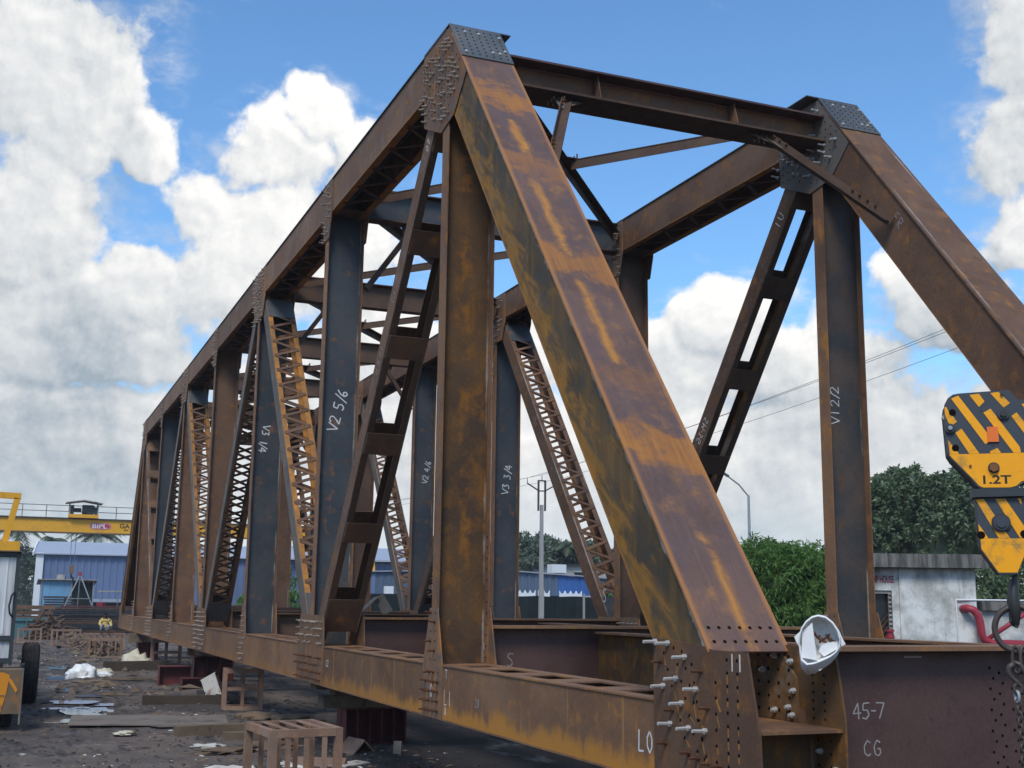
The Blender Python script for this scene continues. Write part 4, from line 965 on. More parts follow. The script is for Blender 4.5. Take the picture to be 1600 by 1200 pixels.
def timber(label, a, b_, w_, h_, m='timber'):
    q = MB(); a = Vector(a); b_ = Vector(b_); n = 7; d = (b_-a); L = d.length; d.normalize(); s_ = d.cross(ZA).normalized()
    R0 = []
    for k in range(n+1):
        c = a+d*L*k/n; j = [Vector((random.uniform(-.009, .009), random.uniform(-.009, .009), random.uniform(-.007, .007))) for _ in range(4)]
        R0.append([c+s_*w_/2+j[0]*1.3, c-s_*w_/2+j[1], c-s_*w_/2+ZA*h_+j[2], c+s_*w_/2+ZA*h_+j[3]])
    V = [v for r in R0 for v in r]; F = [(0, 1, 2, 3)[::-1], tuple(4*n+i for i in range(4))]
    for k in range(n):
        for i in range(4): F.append((4*k+i, 4*k+(i+1) % 4, 4*(k+1)+(i+1) % 4, 4*(k+1)+i))
    q.add(V, F); return tag(q.build('timber_block', m), label, 'timber', 'timber baulks lying about the yard')
timber('weathered log on the nearest maroon stool', (12.75, -.42, -.49), (12.95, -1.85, -.49), .26, .20)
timber('short packing block on the log of the nearest stool', (12.8, -.62, -.288), (12.9, -1.30, -.288), .22, .10)
timber('second packing block under the chord above the nearest stool', (12.8, -.30, -.185), (12.95, -1.4, -.185), .24, .165)
timber('baulk on the tall ribbed stool', (28.2, -.35, -.325), (28.2, -1.75, -.325), .3, .305)
timber('baulk on the farthest stool', (39.6, .25, -.34), (39.6, -1.5, -.34), .35, .32)
timber('long squared baulk lying across the foreground', (14.35, 1.62, GZ), (14.9, -1.0, GZ), .22, .19)
timber('short baulk just in front of the long one', (13.75, .92, GZ), (13.9, -.5, GZ), .18, .13)
timber('black baulk lying left of the tilted pale channel', (21.0, 1.50, GZ), (20.7, -.25, GZ), .26, .20, 'timber_dark')
timber('dark baulk beyond the white plastic sheet', (34.0, 1.45, GZ), (34.2, -.5, GZ), .3, .30, 'timber_dark')
timber('thin plank lying in the mud near the dark baulk', (29.5, 1.6, GZ+.02), (29.0, -.2, GZ+.02), .18, .05, 'timber')
timber('baulk across the near corner stool', (1.6, .15, -.053), (1.6, -.75, -.053), .2, .035)
q = MB(); q.prism([(16.6, 3.2, GZ+.03), (15.8, .5, GZ+.03), (17.75, .25, GZ+.03), (18.4, 3.05, GZ+.03)], (0, 0, .018)); tag(q.build('steel_sheet', 'plate_ground'), 'flat brown steel sheet lying on the wet ground', 'steel sheet')
# tilted channel offcut
ch = MB()
R_ = Matrix.Translation((21.0, .06, -.70)) @ Matrix.Rotation(RAD(-22), 4, 'Z') @ Matrix.Rotation(RAD(-30), 4, 'X') @ Matrix.Rotation(RAD(32), 4, 'Y')
t_ = thing('channel_offcut', 'tilted channel offcut with a pale web propped on black scrap', 'steel offcut', (21.0, .06, -.70))
for nm_, a, b_, m_ in (('web', (-.012, -.17, -.30), (0, .17, .30), 'scrap_grey'), ('flange', (-.20, .158, -.30), (-.0125, .17, .30), 'steel_maroon'), ('flange', (-.20, -.17, -.30), (-.0125, -.158, .30), 'steel_darkbrown'), ('lip', (-.03, -.19, .301), (.0, .19, .315), 'scrap_grey')):
    q = MB(); q.box((-b_[0], a[1], a[2]), (-a[0], b_[1], b_[2])); q.v = [tuple(R_ @ Vector(v)) for v in q.v]; q.build(nm_, m_, t_)
q = MB()
for k in range(5): q.obox((21.1+random.uniform(-.2, .2), -.2+random.uniform(-.3, .3), -.95+.03*k), (.22, .05, .01), (-.06, .22, .02), (0, 0, .05))
tag(q.build('scrap_heap', 'black_steel', kind='stuff'), 'black scrap under the tilted channel', 'scrap')
def angle_piece(label, x, y, L, a_, rot, z=GZ, m='steel_darkbrown', tilt=45):
    t_ = thing('angle_offcut', label, 'steel offcut', (x, y, z), 'offcuts lying by the nearest stool'); Mx = Matrix.Translation((x, y, z)) @ Matrix.Rotation(RAD(rot), 4, 'Z')
    for s_ in (-1, 1):
        q = MB(); q.prism([(-L/2, 0, a_*.72), (L/2, 0, a_*.72), (L/2, s_*a_*.7, 0), (-L/2, s_*a_*.7, 0)], (0, -s_*.012, -.014)); q.v = [tuple(Mx @ Vector(v)) for v in q.v]; q.build('leg', m, t_)
angle_piece('roof shaped angle offcut in front of the nearest stool', 11.6, -.72, .55, .30, 12, m='steel_crate')
angle_piece('small upright bracket offcut beside the roof shaped one', 11.3, -1.28, .12, .26, 70, m='steel_greyrust')
angle_piece('flat rusty angle behind the nearest crate', 10.2, .15, .7, .18, 60, m='steel_crate')
q = MB(); q.prism([(10.0, .1, GZ+.03), (10.4, -.40, GZ+.03), (10.1, -.52, GZ+.03), (9.8, -.1, GZ+.03)], (0, 0, .02)); tag(q.build('steel_sheet', 'scrap_grey'), 'pale plate offcut by the foot of the nearest crate', 'steel sheet')
# rags and sacks
def rag(name, label, cat, c, s, m, seed, amp=.5, sub=3):
    bm = bmesh.new(); bmesh.ops.create_icosphere(bm, subdivisions=sub, radius=1)
    for v in bm.verts:
        n = v.co.normalized(); f = 1+amp*noise.noise(n*2.3+Vector((seed, 0, 0)))+amp*.5*abs(noise.noise(n*6+Vector((0, seed, 0))))
        v.co = Vector((n.x*s[0]*f, n.y*s[1]*f, max(-.02, n.z*s[2]*f)))+Vector(c)
    me = bpy.data.meshes.new(name); bm.to_mesh(me); bm.free(); o = link(name, me, m); return tag(smooth(o), label, cat)
rag('plastic_sheet', 'crumpled white plastic sheet on the mud', 'plastic sheet', (31.2, 2.2, GZ), (.35, .38, .30), 'sack_white', 3, .9)
rag('plastic_sheet', 'flat white plastic scrap beside the crumpled sheet', 'plastic sheet', (31.3, 1.7, GZ), (.2, .35, .10), 'sack_white', 5, .9)
rag('sack', 'cream sack on the dark baulk', 'sack', (35.4, .3, GZ+.05), (.3, .42, .40), 'sack_cream', 8, .8)
rag('sack', 'small ochre bundle left of the dark baulk', 'sack', (32.2, 1.5, GZ), (.2, .26, .16), 'sack_cream', 9, .6)
rag('rag', 'white rag on the ground left of the long baulk', 'rag', (13.0, 1.25, GZ), (.09, .24, .04), 'chip_pale', 12, .9)
rag('rag', 'brown rag in front of the short baulk', 'rag', (12.3, 1.1, GZ), (.2, .36, .06), 'chip_brown', 15, .9)
rag('sack', 'dusty bundle behind the nearest crate', 'sack', (17.5, -.35, GZ), (.25, .38, .10), 'chip_brown', 17, .7)
rag('sack', 'pale bundle lying behind the nearest crate', 'sack', (17.0, -.85, GZ), (.22, .32, .11), 'timber', 18, .7)
rag('rag', 'scorched rag beside the long squared baulk', 'rag', (12.6, .35, GZ), (.25, .3, .09), 'chip_brown', 21, 1.0)
rag('rag', 'ochre litter on the bare ground before the flat sheet', 'rag', (15.2, 2.35, GZ+.01), (.14, .16, .035), 'sack_cream', 25, 1.0)
# loose litter nobody could count
def litter(name, m, n, xr, yr, sr, cat, label, dens=None):
    q = MB()
    for _ in range(n):
        x = xr[0]+(xr[1]-xr[0])*random.random()**1.6; y = random.uniform(*yr)
        if dens and not dens(x, y): continue
        s_ = random.uniform(*sr)*(1+.02*x); a = random.uniform(0, math.pi); z = gz(x, y); l_ = random.uniform(.5, 3.0)
        ax = Vector((math.cos(a), math.sin(a), random.uniform(-.15, .15)))*s_*l_; ay = Vector((-math.sin(a), math.cos(a), random.uniform(-.2, .2)))*s_*.55
        p = Vector((x, y, z+s_*.15)); k = [random.uniform(.5, 1.2) for _ in range(4)]
        q.add([p-ax*k[0]-ay, p+ax-ay*k[1], p+ax*k[2]+ay, p-ax+ay*k[3], p+ZA*s_*random.uniform(.3, .8)], [(0, 1, 4), (1, 2, 4), (2, 3, 4), (3, 0, 4)])
    o = q.build(name, m, kind='stuff'); o['label'] = label; o['category'] = cat
litter('wood_litter', 'chip_brown', 2000, (9, 62), (-1.6, 4.6), (.007, .026), 'litter', 'brown wood chips and rust flakes strewn over the yard')
litter('stone_litter', 'chip_dark', 2200, (9, 60), (-2.4, 4.8), (.008, .032), 'litter', 'dark stones and slag strewn over the yard')
litter('pale_litter', 'chip_pale', 350, (9, 60), (-2.4, 4.6), (.007, .022), 'litter', 'pale scraps strewn over the yard', lambda x, y: noise.noise((x*.4, y*.8, 5)) > -.05)
litter('plank_litter', 'timber', 130, (22, 58), (-1.4, 3.4), (.06, .13), 'litter', 'broken planks and scraps between the crates', lambda x, y: noise.noise((x*.3, y*.6, 9)) > -.02)
litter('crate_scrap', 'chip_pale', 90, (8.0, 10.6), (.2, 1.6), (.03, .07), 'scrap', 'pale and brown scrap caught round the nearest crate')
q = MB()
for _ in range(170):
    p = Vector((random.gauss(44.3, .3) if random.random() < .4 else random.uniform(49, 58), random.uniform(.2, 1.3), 0)); p.z = GZ+random.uniform(.02, .55)
    p.y += (p.x-44)*.06; a = Vector((random.uniform(-1,1), random.uniform(-1,1), random.uniform(-.6,.6))).normalized()
    q.obox(p, a*.12, a.orthogonal().normalized()*.04, a.cross(a.orthogonal()).normalized()*.02)
o = q.build('scrap_heap', 'chip_brown', kind='stuff'); o['label'] = 'scrap heaped inside and behind the far crate frames'; o['category'] = 'scrap'
q = MB()
for _ in range(140):
    p = Vector((random.gauss(66, .8), random.gauss(2.3, .5), 0)); p.z = GZ+abs(random.gauss(0, .55)); a = Vector((random.uniform(-1,1), random.uniform(-1,1), random.uniform(-.8,.8))).normalized()
    q.obox(p, a*.35, a.orthogonal().normalized()*.05, a.cross(a.orthogonal()).normalized()*.04)
o = q.build('scrap_heap', 'steel_darkbrown', kind='stuff'); o['label'] = 'rusty tangle of scrap steel right of the teal bin'; o['category'] = 'scrap'

# ------------------------------------------------------------------ mobile crane at the left edge
mc = thing('mobile_crane', 'orange and black yard crane with a glazed cab, cut by the left edge', 'mobile crane', (18.5, 5.2, GZ))
def cbx(name, a, b_, m, par=mc): q = MB(); q.box(a, b_); return q.build(name, m, par)
cbx('chassis', (16.9, 4.35, -.55), (24.5, 6.3, -.1), 'cab_frame')
bp_ = cbx('bumper', (16.25, 4.03, -.77), (16.9, 6.5, -.03), 'worn_bumper')
q = MB(); q.prism([(16.244, 6.4, -.07), (16.244, 4.33, -.07), (16.244, 4.22, -.12), (16.244, 4.26, -.45), (16.244, 4.32, -.74), (16.244, 6.4, -.74)], (-.004, 0, 0)); q.build('orange_panel', 'orange_body', bp_)
q = MB(); q.prism([(16.239, 4.30, -.10), (16.239, 4.22, -.24), (16.239, 4.10, -.42), (16.239, 4.08, -.36), (16.239, 4.18, -.20)], (-.003, 0, 0)); q.build('warning_stripe', 'orange_body', bp_)
q = MB(); q.tube([(16.24, 6.3, -.42), (16.24, 4.28, -.46)], .012, 5); q.build('weld_seam', 'worn_bumper', bp_)
cbx('edge_angle', (16.22, 4.032, -.95), (16.32, 4.0, 0), 'steel_greyrust')
# cab: frame posts, glass panes, lower panel
cb = cbx('cab', (17.35, 4.22, .02), (18.9, 6.0, 2.02), 'cab_frame')
cbx('windscreen', (17.33, 4.27, .52), (17.345, 5.95, 1.93), 'cab_glass', cb)
cbx('lower_pane', (17.33, 4.27, .12), (17.345, 5.95, .42), 'cab_glass', cb)
for (a, b_) in (((17.28, 4.20, .0), (17.349, 4.265, 2.0)), ((17.28, 4.265, 1.94), (17.349, 6.0, 2.03)), ((17.28, 4.265, .43), (17.349, 6.0, .51)), ((17.28, 4.265, .03), (17.349, 6.0, .11))): cbx('frame_bar', a, b_, 'cab_frame', cb)
q = MB(); q.tube([(17.3, 4.24, 1.32), (17.22, 4.30, 1.24), (17.22, 4.33, 1.05), (17.22, 4.31, .92), (17.3, 4.25, .84)], .018, 6); q.build('grab_handle', 'black_iron', cb)
for yy, m_ in ((4.40, 'white_paint'),): cbx('bright_trim', (17.322, yy, .55), (17.328, yy+.03, 1.9), m_, cb)
cbx('roof_cap', (17.25, 4.23, 2.05), (19.0, 6.1, 2.22), 'crane_yellow')
cbx('roof_rim', (17.2, 4.19, 2.03), (19.05, 6.15, 2.05), 'worn_bumper')
q = MB(); q.bar((17.4, 4.50, 2.22), (17.4, 4.34, 3.02), .11, .12, (1, 0, 0)); q.bar((17.4, 4.28, 3.06), (17.4, 6.0, 3.10), .12, .11, (0, 0, 1)); q.build('guard_frame', 'crane_yellow', mc, kind='stuff')
def wheel(x, y, r, wd_, name='wheel'):
    q = MB(); n = 28; prof = [(-.5, .62), (-.5, .88), (-.42, .97), (-.30, 1.0), (-.24, 1.0), (-.22, .975), (-.16, .975), (-.14, 1.0), (-.03, 1.0), (-.01, .975), (.05, .975), (.07, 1.0), (.18, 1.0), (.20, .975), (.26, .975), (.28, 1.0), (.34, 1.0), (.42, .97), (.5, .88), (.5, .62)]
    V = []; F = []
    for k in range(n):
        a = 2*math.pi*k/n
        for (u, v_) in prof: V.append((x+math.cos(a)*r*v_, y+u*wd_, GZ-.02+r+math.sin(a)*r*v_))
    P_ = len(prof)
    for k in range(n):
        for j in range(P_-1): F.append((k*P_+j, k*P_+j+1, ((k+1) % n)*P_+j+1, ((k+1) % n)*P_+j))
    q.add(V, F); t_ = q.build('wheel', 'tyre', mc)
    q = MB(); q.tube([(x, y-wd_*.35, GZ-.02+r), (x, y+wd_*.35, GZ-.02+r)], r*.63, 16); q.build('rim', 'orange_body', t_)
    q = MB(); q.tube([(x, y-wd_*.42, GZ-.02+r), (x, y+wd_*.42, GZ-.02+r)], r*.2, 10); q.build('hub', 'cab_frame', t_)
wheel(22.15, 3.81, .66, .36); wheel(22.15, 6.6, .66, .36); wheel(17.05, 4.30, .50, .34); wheel(17.05, 6.3, .50, .34)
cbx('engine_cover', (20.2, 4.3, -.1), (24.4, 6.2, .9), 'orange_body'); cbx('boom', (18.9, 4.95, 1.2), (27, 5.4, 1.75), 'crane_yellow')
q = MB(); q.bar((21.9, 4.3, -.35), (22.1, 3.95, -.35), .14, .14); q.build('axle', 'cab_frame', mc)
for k, (y_, z_) in enumerate(((4.10, .12), (4.04, -.0))): q = MB(); q.tube([(17.2, y_, z_), (17.9, y_-.05, z_-.02)], .03, 6); q.build('hose', 'cab_frame', mc)

# ------------------------------------------------------------------ crouching man
def skin_mesh(name, verts, edges, radii, m, parent, sub=2):
    me = bpy.data.meshes.new(name); L = wloc(parent); me.from_pydata([tuple(Vector(v)) for v in verts], edges, []); me.update()
    o = bpy.data.objects.new(name, me); C.objects.link(o); s_ = o.modifiers.new('skin', 'SKIN')
    for i, r_ in enumerate(radii): o.data.skin_vertices[0].data[i].radius = (r_, r_)
    o.data.skin_vertices[0].data[0].use_root = True
    ss = o.modifiers.new('sub', 'SUBSURF'); ss.levels = ss.render_levels = sub
    dg = bpy.context.evaluated_depsgraph_get(); dg.update(); m2 = bpy.data.meshes.new_from_object(o.evaluated_get(dg)); bpy.data.objects.remove(o); m2.name = name
    m2.materials.clear(); ob = link(name, m2, m, parent); return smooth(ob)
pr = thing('person', 'man in a yellow shirt and grey trousers crouching on a crate frame', 'person', (50.1, .38, -.285))
# local axes: x away from the camera, so he faces -x; y left in the picture
V = [(0,0,.20),(0,0,.34),(-.04,0,.50),(-.08,0,.58),(-.10,0,.64),(-.12,0,.72),(-.13,0,.78),          # pelvis to head
     (-.05,.17,.55),(-.22,.24,.36),(-.36,.10,.33),(-.41,.06,.32),                                     # left arm
     (-.05,-.17,.55),(-.20,-.25,.36),(-.32,-.24,.20),(-.36,-.25,.14),                                  # right arm
     (-.02,.10,.19),(-.36,.16,.33),(-.22,.15,.06),(-.34,.16,.03),                                     # left leg
     (-.02,-.10,.19),(-.36,-.14,.33),(-.22,-.13,.06),(-.34,-.14,.03)]
Ed = [(0,1),(1,2),(2,3),(3,4),(4,5),(5,6),(3,7),(7,8),(8,9),(9,10),(3,11),(11,12),(12,13),(13,14),(0,15),(15,16),(16,17),(17,18),(0,19),(19,20),(20,21),(21,22)]
Rr = [.11,.12,.12,.09,.05,.085,.082,.06,.042,.033,.03,.06,.042,.033,.03,.085,.062,.042,.036,.085,.062,.042,.036]
body = skin_mesh('body', V, Ed, Rr, 'skin', pr)
sV = V[1:4]+[V[7],V[8],(-.31,.14,.34)]+[V[11],V[12],(-.28,-.245,.26)]+[(-.02,0,.25)]+[(-.095,0,.655)]
skin_mesh('shirt', sV, [(0,1),(1,2),(2,3),(3,4),(4,5),(2,6),(6,7),(7,8),(0,9),(2,10)], [.145,.155,.125,.080,.060,.052,.080,.060,.052,.14,.062], 'shirt_yellow', pr)
skin_mesh('trousers', [V[0],V[15],V[16],(-.245,.152,.10),V[19],V[20],(-.245,-.132,.10)], [(0,1),(1,2),(2,3),(0,4),(4,5),(5,6)], [.13,.105,.080,.058,.105,.080,.058], 'trousers_grey', pr)
bm = bmesh.new(); bmesh.ops.create_uvsphere(bm, u_segments=14, v_segments=8, radius=.092)
for v in bm.verts:
    if v.co.z < -.01 and v.co.x < .0: v.co.z = -.01
    v.co = Vector((v.co.x*1.05+(-.115), v.co.y*.92, v.co.z*.85+.795))
me = bpy.data.meshes.new('hair'); bm.to_mesh(me); bm.free(); smooth(link('hair', me, 'hair', pr))
q = MB(); q.add([(-.205,.012,.735),(-.205,-.012,.735),(-.208,0,.77),(-.232,0,.735)], [(0,1,3),(1,2,3),(2,0,3),(0,2,1)]); q.v = [(v[0]+50.1, v[1]+.38, v[2]-.285) for v in q.v]; q.build('nose', 'skin', pr)
for (hx, hy, hz_) in ((-.41,.06,.32), (-.36,-.25,.14)):
    q = MB()
    for k in range(5):
        dx_ = -.075-.012*(2-abs(k-2)) if k < 4 else -.045; yy = (k-1.5)*.02 if k < 4 else .05
        q.tube([(50.1+hx, .38+hy+yy*.6, -.285+hz_), (50.1+hx+dx_*.6, .38+hy+yy, -.285+hz_-.015), (50.1+hx+dx_, .38+hy+yy, -.285+hz_-.05)], [.011,.010,.007], 5)
    q.build('fingers', 'skin', pr, kind='stuff')
for sy_ in (.16, -.14):
    q = MB(); q.obox((50.1-.30, .38+sy_, -.285+.02), (.115, 0, 0), (0, .045, 0), (0, 0, .02)); q.build('sandal', 'hair', pr)

# ------------------------------------------------------------------ background: right side
bs = thing('blue_sheet_wall', 'long wall of bright blue and grey blue sheets seen between the truss members', 'wall', (68, -26, GZ))
wa = Vector((70.2, -14.5, 0)); wb = Vector((64.6, -40, 0)); wdv = (wb-wa).normalized(); Lw = (wb-wa).length
corr(wa, wdv, 11, 1.75, 3.02, Vector((-1, 0, 0)), ['sheet_blue_grey', 'shed_blue', 'sheet_blue_grey'], bs, 'sheet', 1.5, .05, 3.3)
corr(wa+wdv*11, wdv, Lw-11, 1.75, 3.3, Vector((-1, 0, 0)), ['sheet_blue_bright', 'sheet_blue_grey', 'sheet_blue_grey', 'sheet_blue_bright', 'sheet_blue_bright', 'sheet_blue_grey'], bs, 'sheet', 1.35, .05, 2.45)
q = MB(); q.bar((wa.x, wa.y, 3.05), (wa.x+wdv.x*11, wa.y+wdv.y*11, 3.36), .5, .06); q.bar((wa.x+wdv.x*11, wa.y+wdv.y*11, 3.36), (wb.x, wb.y, 2.50), .5, .06); q.build('roof_edge', 'shed_roof', bs, kind='stuff')
q = MB(); q.box((67.5, -14.6, GZ), (67.9, -30, 1.74)); q.build('lower_wall', 'sheet_blue_grey', bs)
for (ya, yb) in ((-25.1, -26.9), (-27.1, -27.9), (-28.6, -30.2)):
    t_ = thing('scalloped_canopy', {-25.1: 'leftmost of the three white scalloped awnings before the blue sheet wall', -27.1: 'narrow middle one of the three white scalloped awnings', -28.6: 'rightmost white scalloped awning, next to the green hedge'}[ya], 'awning', (65.5, (ya+yb)/2, GZ), 'white scalloped awnings'); q = MB()
    n = int((ya-yb)/.33); pts = [(65.3, ya, 1.50)]
    for k in range(n+1):
        y = ya-(ya-yb)*k/n; pts.append((65.3, y, 2.05))
        if k < n: pts += [(65.3, y-(ya-yb)/n*.25, 1.88), (65.3, y-(ya-yb)/n*.5, 1.84), (65.3, y-(ya-yb)/n*.75, 1.88)]
    pts.append((65.3, yb, 1.50)); q.prism(pts, (.08, 0, 0)); q.build('board', 'white_paint', t_)
    q = MB(); q.prism([(65.2, ya, 1.49), (65.2, yb, 1.49), (66.6, yb, 1.30), (66.6, ya, 1.30)], (0, 0, .03)); q.build('roof', 'white_paint', t_)
    for y in (ya-.05, yb+.05): q = MB(); q.box((65.3, y-.04, GZ), (65.38, y+.04, 1.48)); q.build('post', 'galvanised', t_)
q = MB(); q.box((58, -14.75, GZ), (58.4, -15.2, 2.05)); tag(q.build('gate_pillar', 'white_paint'), 'white square pillar left of the far blue sheets', 'pillar')
b2 = thing('far_blue_shed', 'second blue shed with pale blue roof behind the sheet wall', 'shed', (84, -20, GZ))
corr(Vector((84, -13, 0)), Vector((0, -1, 0)), 13, GZ, 4.25, Vector((-1, 0, 0)), 'shed_blue', b2, 'wall_sheet', 1.6)
q = MB(); q.prism([(83.4, -12.6, 4.25), (83.4, -26.4, 4.25), (89, -26.4, 5.4), (89, -12.6, 5.4)], (0, 0, .08)); q.build('roof', 'shed_roof', b2)
wbld = thing('white_building', 'flat roofed pale building with two small dark windows beyond the blue wall', 'building', (81, -37, GZ))
q = MB(); q.box((80, -34.9, GZ), (88, -45, 4.15)); q.build('walls', 'cream_wall', wbld)
q = MB(); q.box((79.7, -34.6, 4.151), (88.3, -45.3, 4.27)); q.build('roof_slab', 'cab_frame', wbld)
q = MB(); q.box((79.0, -34.2, 3.55), (79.95, -35.4, 4.2)); q.build('water_tank', 'white_paint', wbld)
for y in (-36.6, -39.6):
    q = MB(); q.box((79.95, y, 3.0), (79.99, y-.75, 3.65)); f_ = q.build('window', 'window_dark', wbld); q = MB(); q.box((79.75, y+.12, 3.66), (79.99, y-.87, 3.74)); q.build('sunshade', 'cream_wall', f_)
nf = thing('net_fence', 'dark green net fence on pale posts behind the right truss', 'fence', (50, -20, GZ))
for k in range(9):
    y0_ = -12-k*2.3; q = MB()
    for j in range(6):
        a = y0_-j*.383; q.add([(51.6+.05*math.sin(j*2+k)-.10*k, a, GZ), (51.6+.05*math.sin(j*2+2+k)-.10*k, a-.383, GZ), (51.6+.04*math.sin(j*2+2+k)-.10*k, a-.383, 1.58+.02*math.sin(j+k)), (51.6+.04*math.sin(j*2+k)-.10*k, a, 1.58+.02*math.sin(j-1+k))], [(0, 1, 2, 3)])
    q.build('net_panel', 'green_net', nf)
    q = MB(); q.box((51.50-.10*k, y0_+.04, GZ), (51.56-.10*k, y0_-.04, 1.75+.25*(k % 3 == 1))); q.build('post', 'pole_concrete', nf)
# electric pole
ep = thing('electric_pole', 'concrete electric pole with a steel frame and two slanting arms', 'pole', (48.9, -20.1, GZ))
q = MB(); q.add([], []); q.tube([(48.9, -20.1, GZ), (48.9, -20.1, 6.1)], [.15, .10], 4); q.build('shaft', 'pole_concrete', ep)
q = MB(); q.box((48.8, -19.93, 5.8), (49.0, -19.90, 7.35)); q.build('frame_upright', 'wire', ep)
q = MB(); q.box((48.8, -20.30, 5.8), (49.0, -20.27, 7.35)); q.build('frame_upright', 'wire', ep)
for z in (7.30, 6.78): q = MB(); q.box((48.82, -19.895, z), (48.98, -20.305, z+.05)); q.build('frame_rail', 'wire', ep)
for (ya, yb) in ((-19.95, -19.30), (-20.25, -20.90)): q = MB(); q.bar((48.9, ya, 6.80), (48.9, yb, 7.16), .06, .05, (1, 0, 0)); q.build('arm', 'wire', ep)
for (y, z) in ((-19.30, 7.16), (-20.1, 7.35), (-20.90, 7.16)): q = MB(); q.tube([(48.9, y, z), (48.9, y, z+.28)], [.035, .02], 6); q.build('insulator', 'galvanised', ep)
for k, (a, b_) in enumerate((((48.9, -19.30, 7.43), (24.0, -24.0, 10.35)), ((48.9, -20.1, 7.62), (24.0, -24.7, 10.75)), ((48.9, -20.9, 7.43), (24.0, -25.4, 10.2)))):
    for (p0, p1, sag) in ((Vector(a), Vector(b_), .25), (Vector(a), Vector((82.0, a[1]+9.0, a[2]+.1)), .5)):
        q = MB(); q.tube([p0.lerp(p1, t)-ZA*sag*4*t*(1-t) for t in np.linspace(0, 1, 9)], .009, 4)
        tag(q.build('overhead_wire', 'wire'), ('overhead wire rising to the right from the ' if p1.x < 30 else 'overhead wire running off to the left from the ')+['left arm', 'top centre', 'right arm'][k]+' of the electric pole', 'wire', 'overhead wires')
sl = thing('street_lamp', 'tall grey street lamp leaning its arm to the left above the green tree', 'street lamp', (52.9, -35.0, GZ))
q = MB(); q.tube([(52.9, -35.0, GZ), (52.9, -35.0, 7.55)], [.12, .075], 8); q.build('pole', 'galvanised', sl)
q = MB(); q.tube([(52.9, -35.0, 7.5), (52.95, -34.4, 8.15), (53.05, -33.65, 8.66)], .045, 6); q.build('arm', 'galvanised', sl)
q = MB(); q.bar((53.05, -33.75, 8.62), (53.1, -33.25, 8.90), .22, .10); q.build('lamp_head', 'sheet_blue_grey', sl)
# pump house
ph = thing('pump_house', 'small stained concrete pump house with a flat slab roof and red sign', 'building', (13, -12.5, GZ))
pd = Vector((-.375, -.927, 0)); pb = Vector((.927, -.375, 0)); p0 = Vector((12.88, -11.55, 0))     # along the front, and backwards
def pbx(name, u0, u1, v0, v1, z0, z1, m, par=ph):
    q = MB(); c = [p0+pd*u0+pb*v0, p0+pd*u1+pb*v0, p0+pd*u1+pb*v1, p0+pd*u0+pb*v1]; q.prism([(a.x, a.y, z0) for a in c][::-1], (0, 0, z1-z0)); return q.build(name, m, par)
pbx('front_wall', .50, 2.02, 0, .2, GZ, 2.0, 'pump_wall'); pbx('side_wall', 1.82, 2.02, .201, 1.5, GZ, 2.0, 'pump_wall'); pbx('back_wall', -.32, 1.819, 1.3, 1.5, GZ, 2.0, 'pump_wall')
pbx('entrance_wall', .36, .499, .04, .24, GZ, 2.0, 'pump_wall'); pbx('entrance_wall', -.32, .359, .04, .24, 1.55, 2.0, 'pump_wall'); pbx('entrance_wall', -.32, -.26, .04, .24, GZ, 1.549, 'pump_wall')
sl_ = pbx('roof_slab', -.40, 2.22, -.22, 1.7, 2.001, 2.27, 'pump_slab')
gt = pbx('gate', -.25, .34, .20, .23, GZ, 1.53, 'window_dark')  # near-black panel, painted shade of the opening behind the grille
pbx('gate_frame', .30, .355, .08, .14, GZ, 1.545, 'scrap_grey', gt); pbx('gate_frame', -.25, .299, .08, .14, 1.49, 1.545, 'scrap_grey', gt)
for k in range(14):
    q = MB(); u = -.6+k*.11; a = p0+pd*max(u, -.25)+pb*.12; b_ = p0+pd*min(u+.9, .3)+pb*.12; za = .45; zb_ = .45+(min(u+.9, .3)-max(u, -.25))*1.2
    q.bar((a.x, a.y, za), (b_.x, b_.y, zb_), .01, .018); q.build('grille_bar', 'steel_brown', gt)
for k in range(12): pbx('hinge_block', .302, .353, .07, .079, .5+k*.085, .54+k*.085, 'cab_frame', gt)
a = p0+pd*(-.12)+pb*.038; text('PUMP HOUSE', (a.x, a.y, 1.70), pd, (0, 0, 1), .20, 'red_letter', ph, bold=.005, xs=.44, ext=.002)
lw = thing('low_wall', 'weathered low concrete wall running right from the pump house', 'wall', (12, -14.5, GZ))
pbx('wall_body', 2.23, 5.0, .35, .6, GZ, 1.18, 'pump_wall', lw); pbx('coping', 2.23, 5.0, .25, .65, 1.181, 1.36, 'pump_slab', lw)
def ptube(name, label, cat, pts, r, m):
    q = MB(); q.tube([p0+pd*u+pb*v+ZA*z for u, v, z in pts], r, 10); return tag(smooth(q.build(name, m)), label, cat)
ptube('conduit', 'thin white conduit bent down the pump house wall', 'conduit', [(5.0, .2, 1.385), (1.60, .2-.24, 1.385), (1.60, -.04, 1.36), (1.62, -.04, GZ)], .014, 'white_paint')
ptube('water_pipe', 'thick red pipe bending down beside the pump house', 'pipe', [(1.72, .1, 1.20), (1.78, -.16, 1.22), (1.88, -.18, 1.19), (1.97, -.18, 1.08), (2.0, -.18, .95), (2.02, -.18, .72), (2.06, -.18, .62), (2.2, -.18, .55), (3.6, -.18, .52)], .078, 'red_paint')
ptube('stay_pipe', 'slim red pipe slanting up behind the hook ring', 'pipe', [(2.15, -.1, .62), (3.2, -.1, 1.30)], .045, 'red_paint')
vl = thing('valve', 'red pipe valve at the pump house gate', 'valve', (13, -12, GZ))
q = MB(); c = p0+pd*.26+pb*(-.05); q.tube([c+ZA*GZ, c+ZA*.72], .035, 8); q.build('riser', 'red_paint', vl)
for z in (.62, .75): q = MB(); q.tube([c+ZA*z, c+ZA*(z+.035)], .085, 12); q.build('valve_flange', 'red_paint', vl)
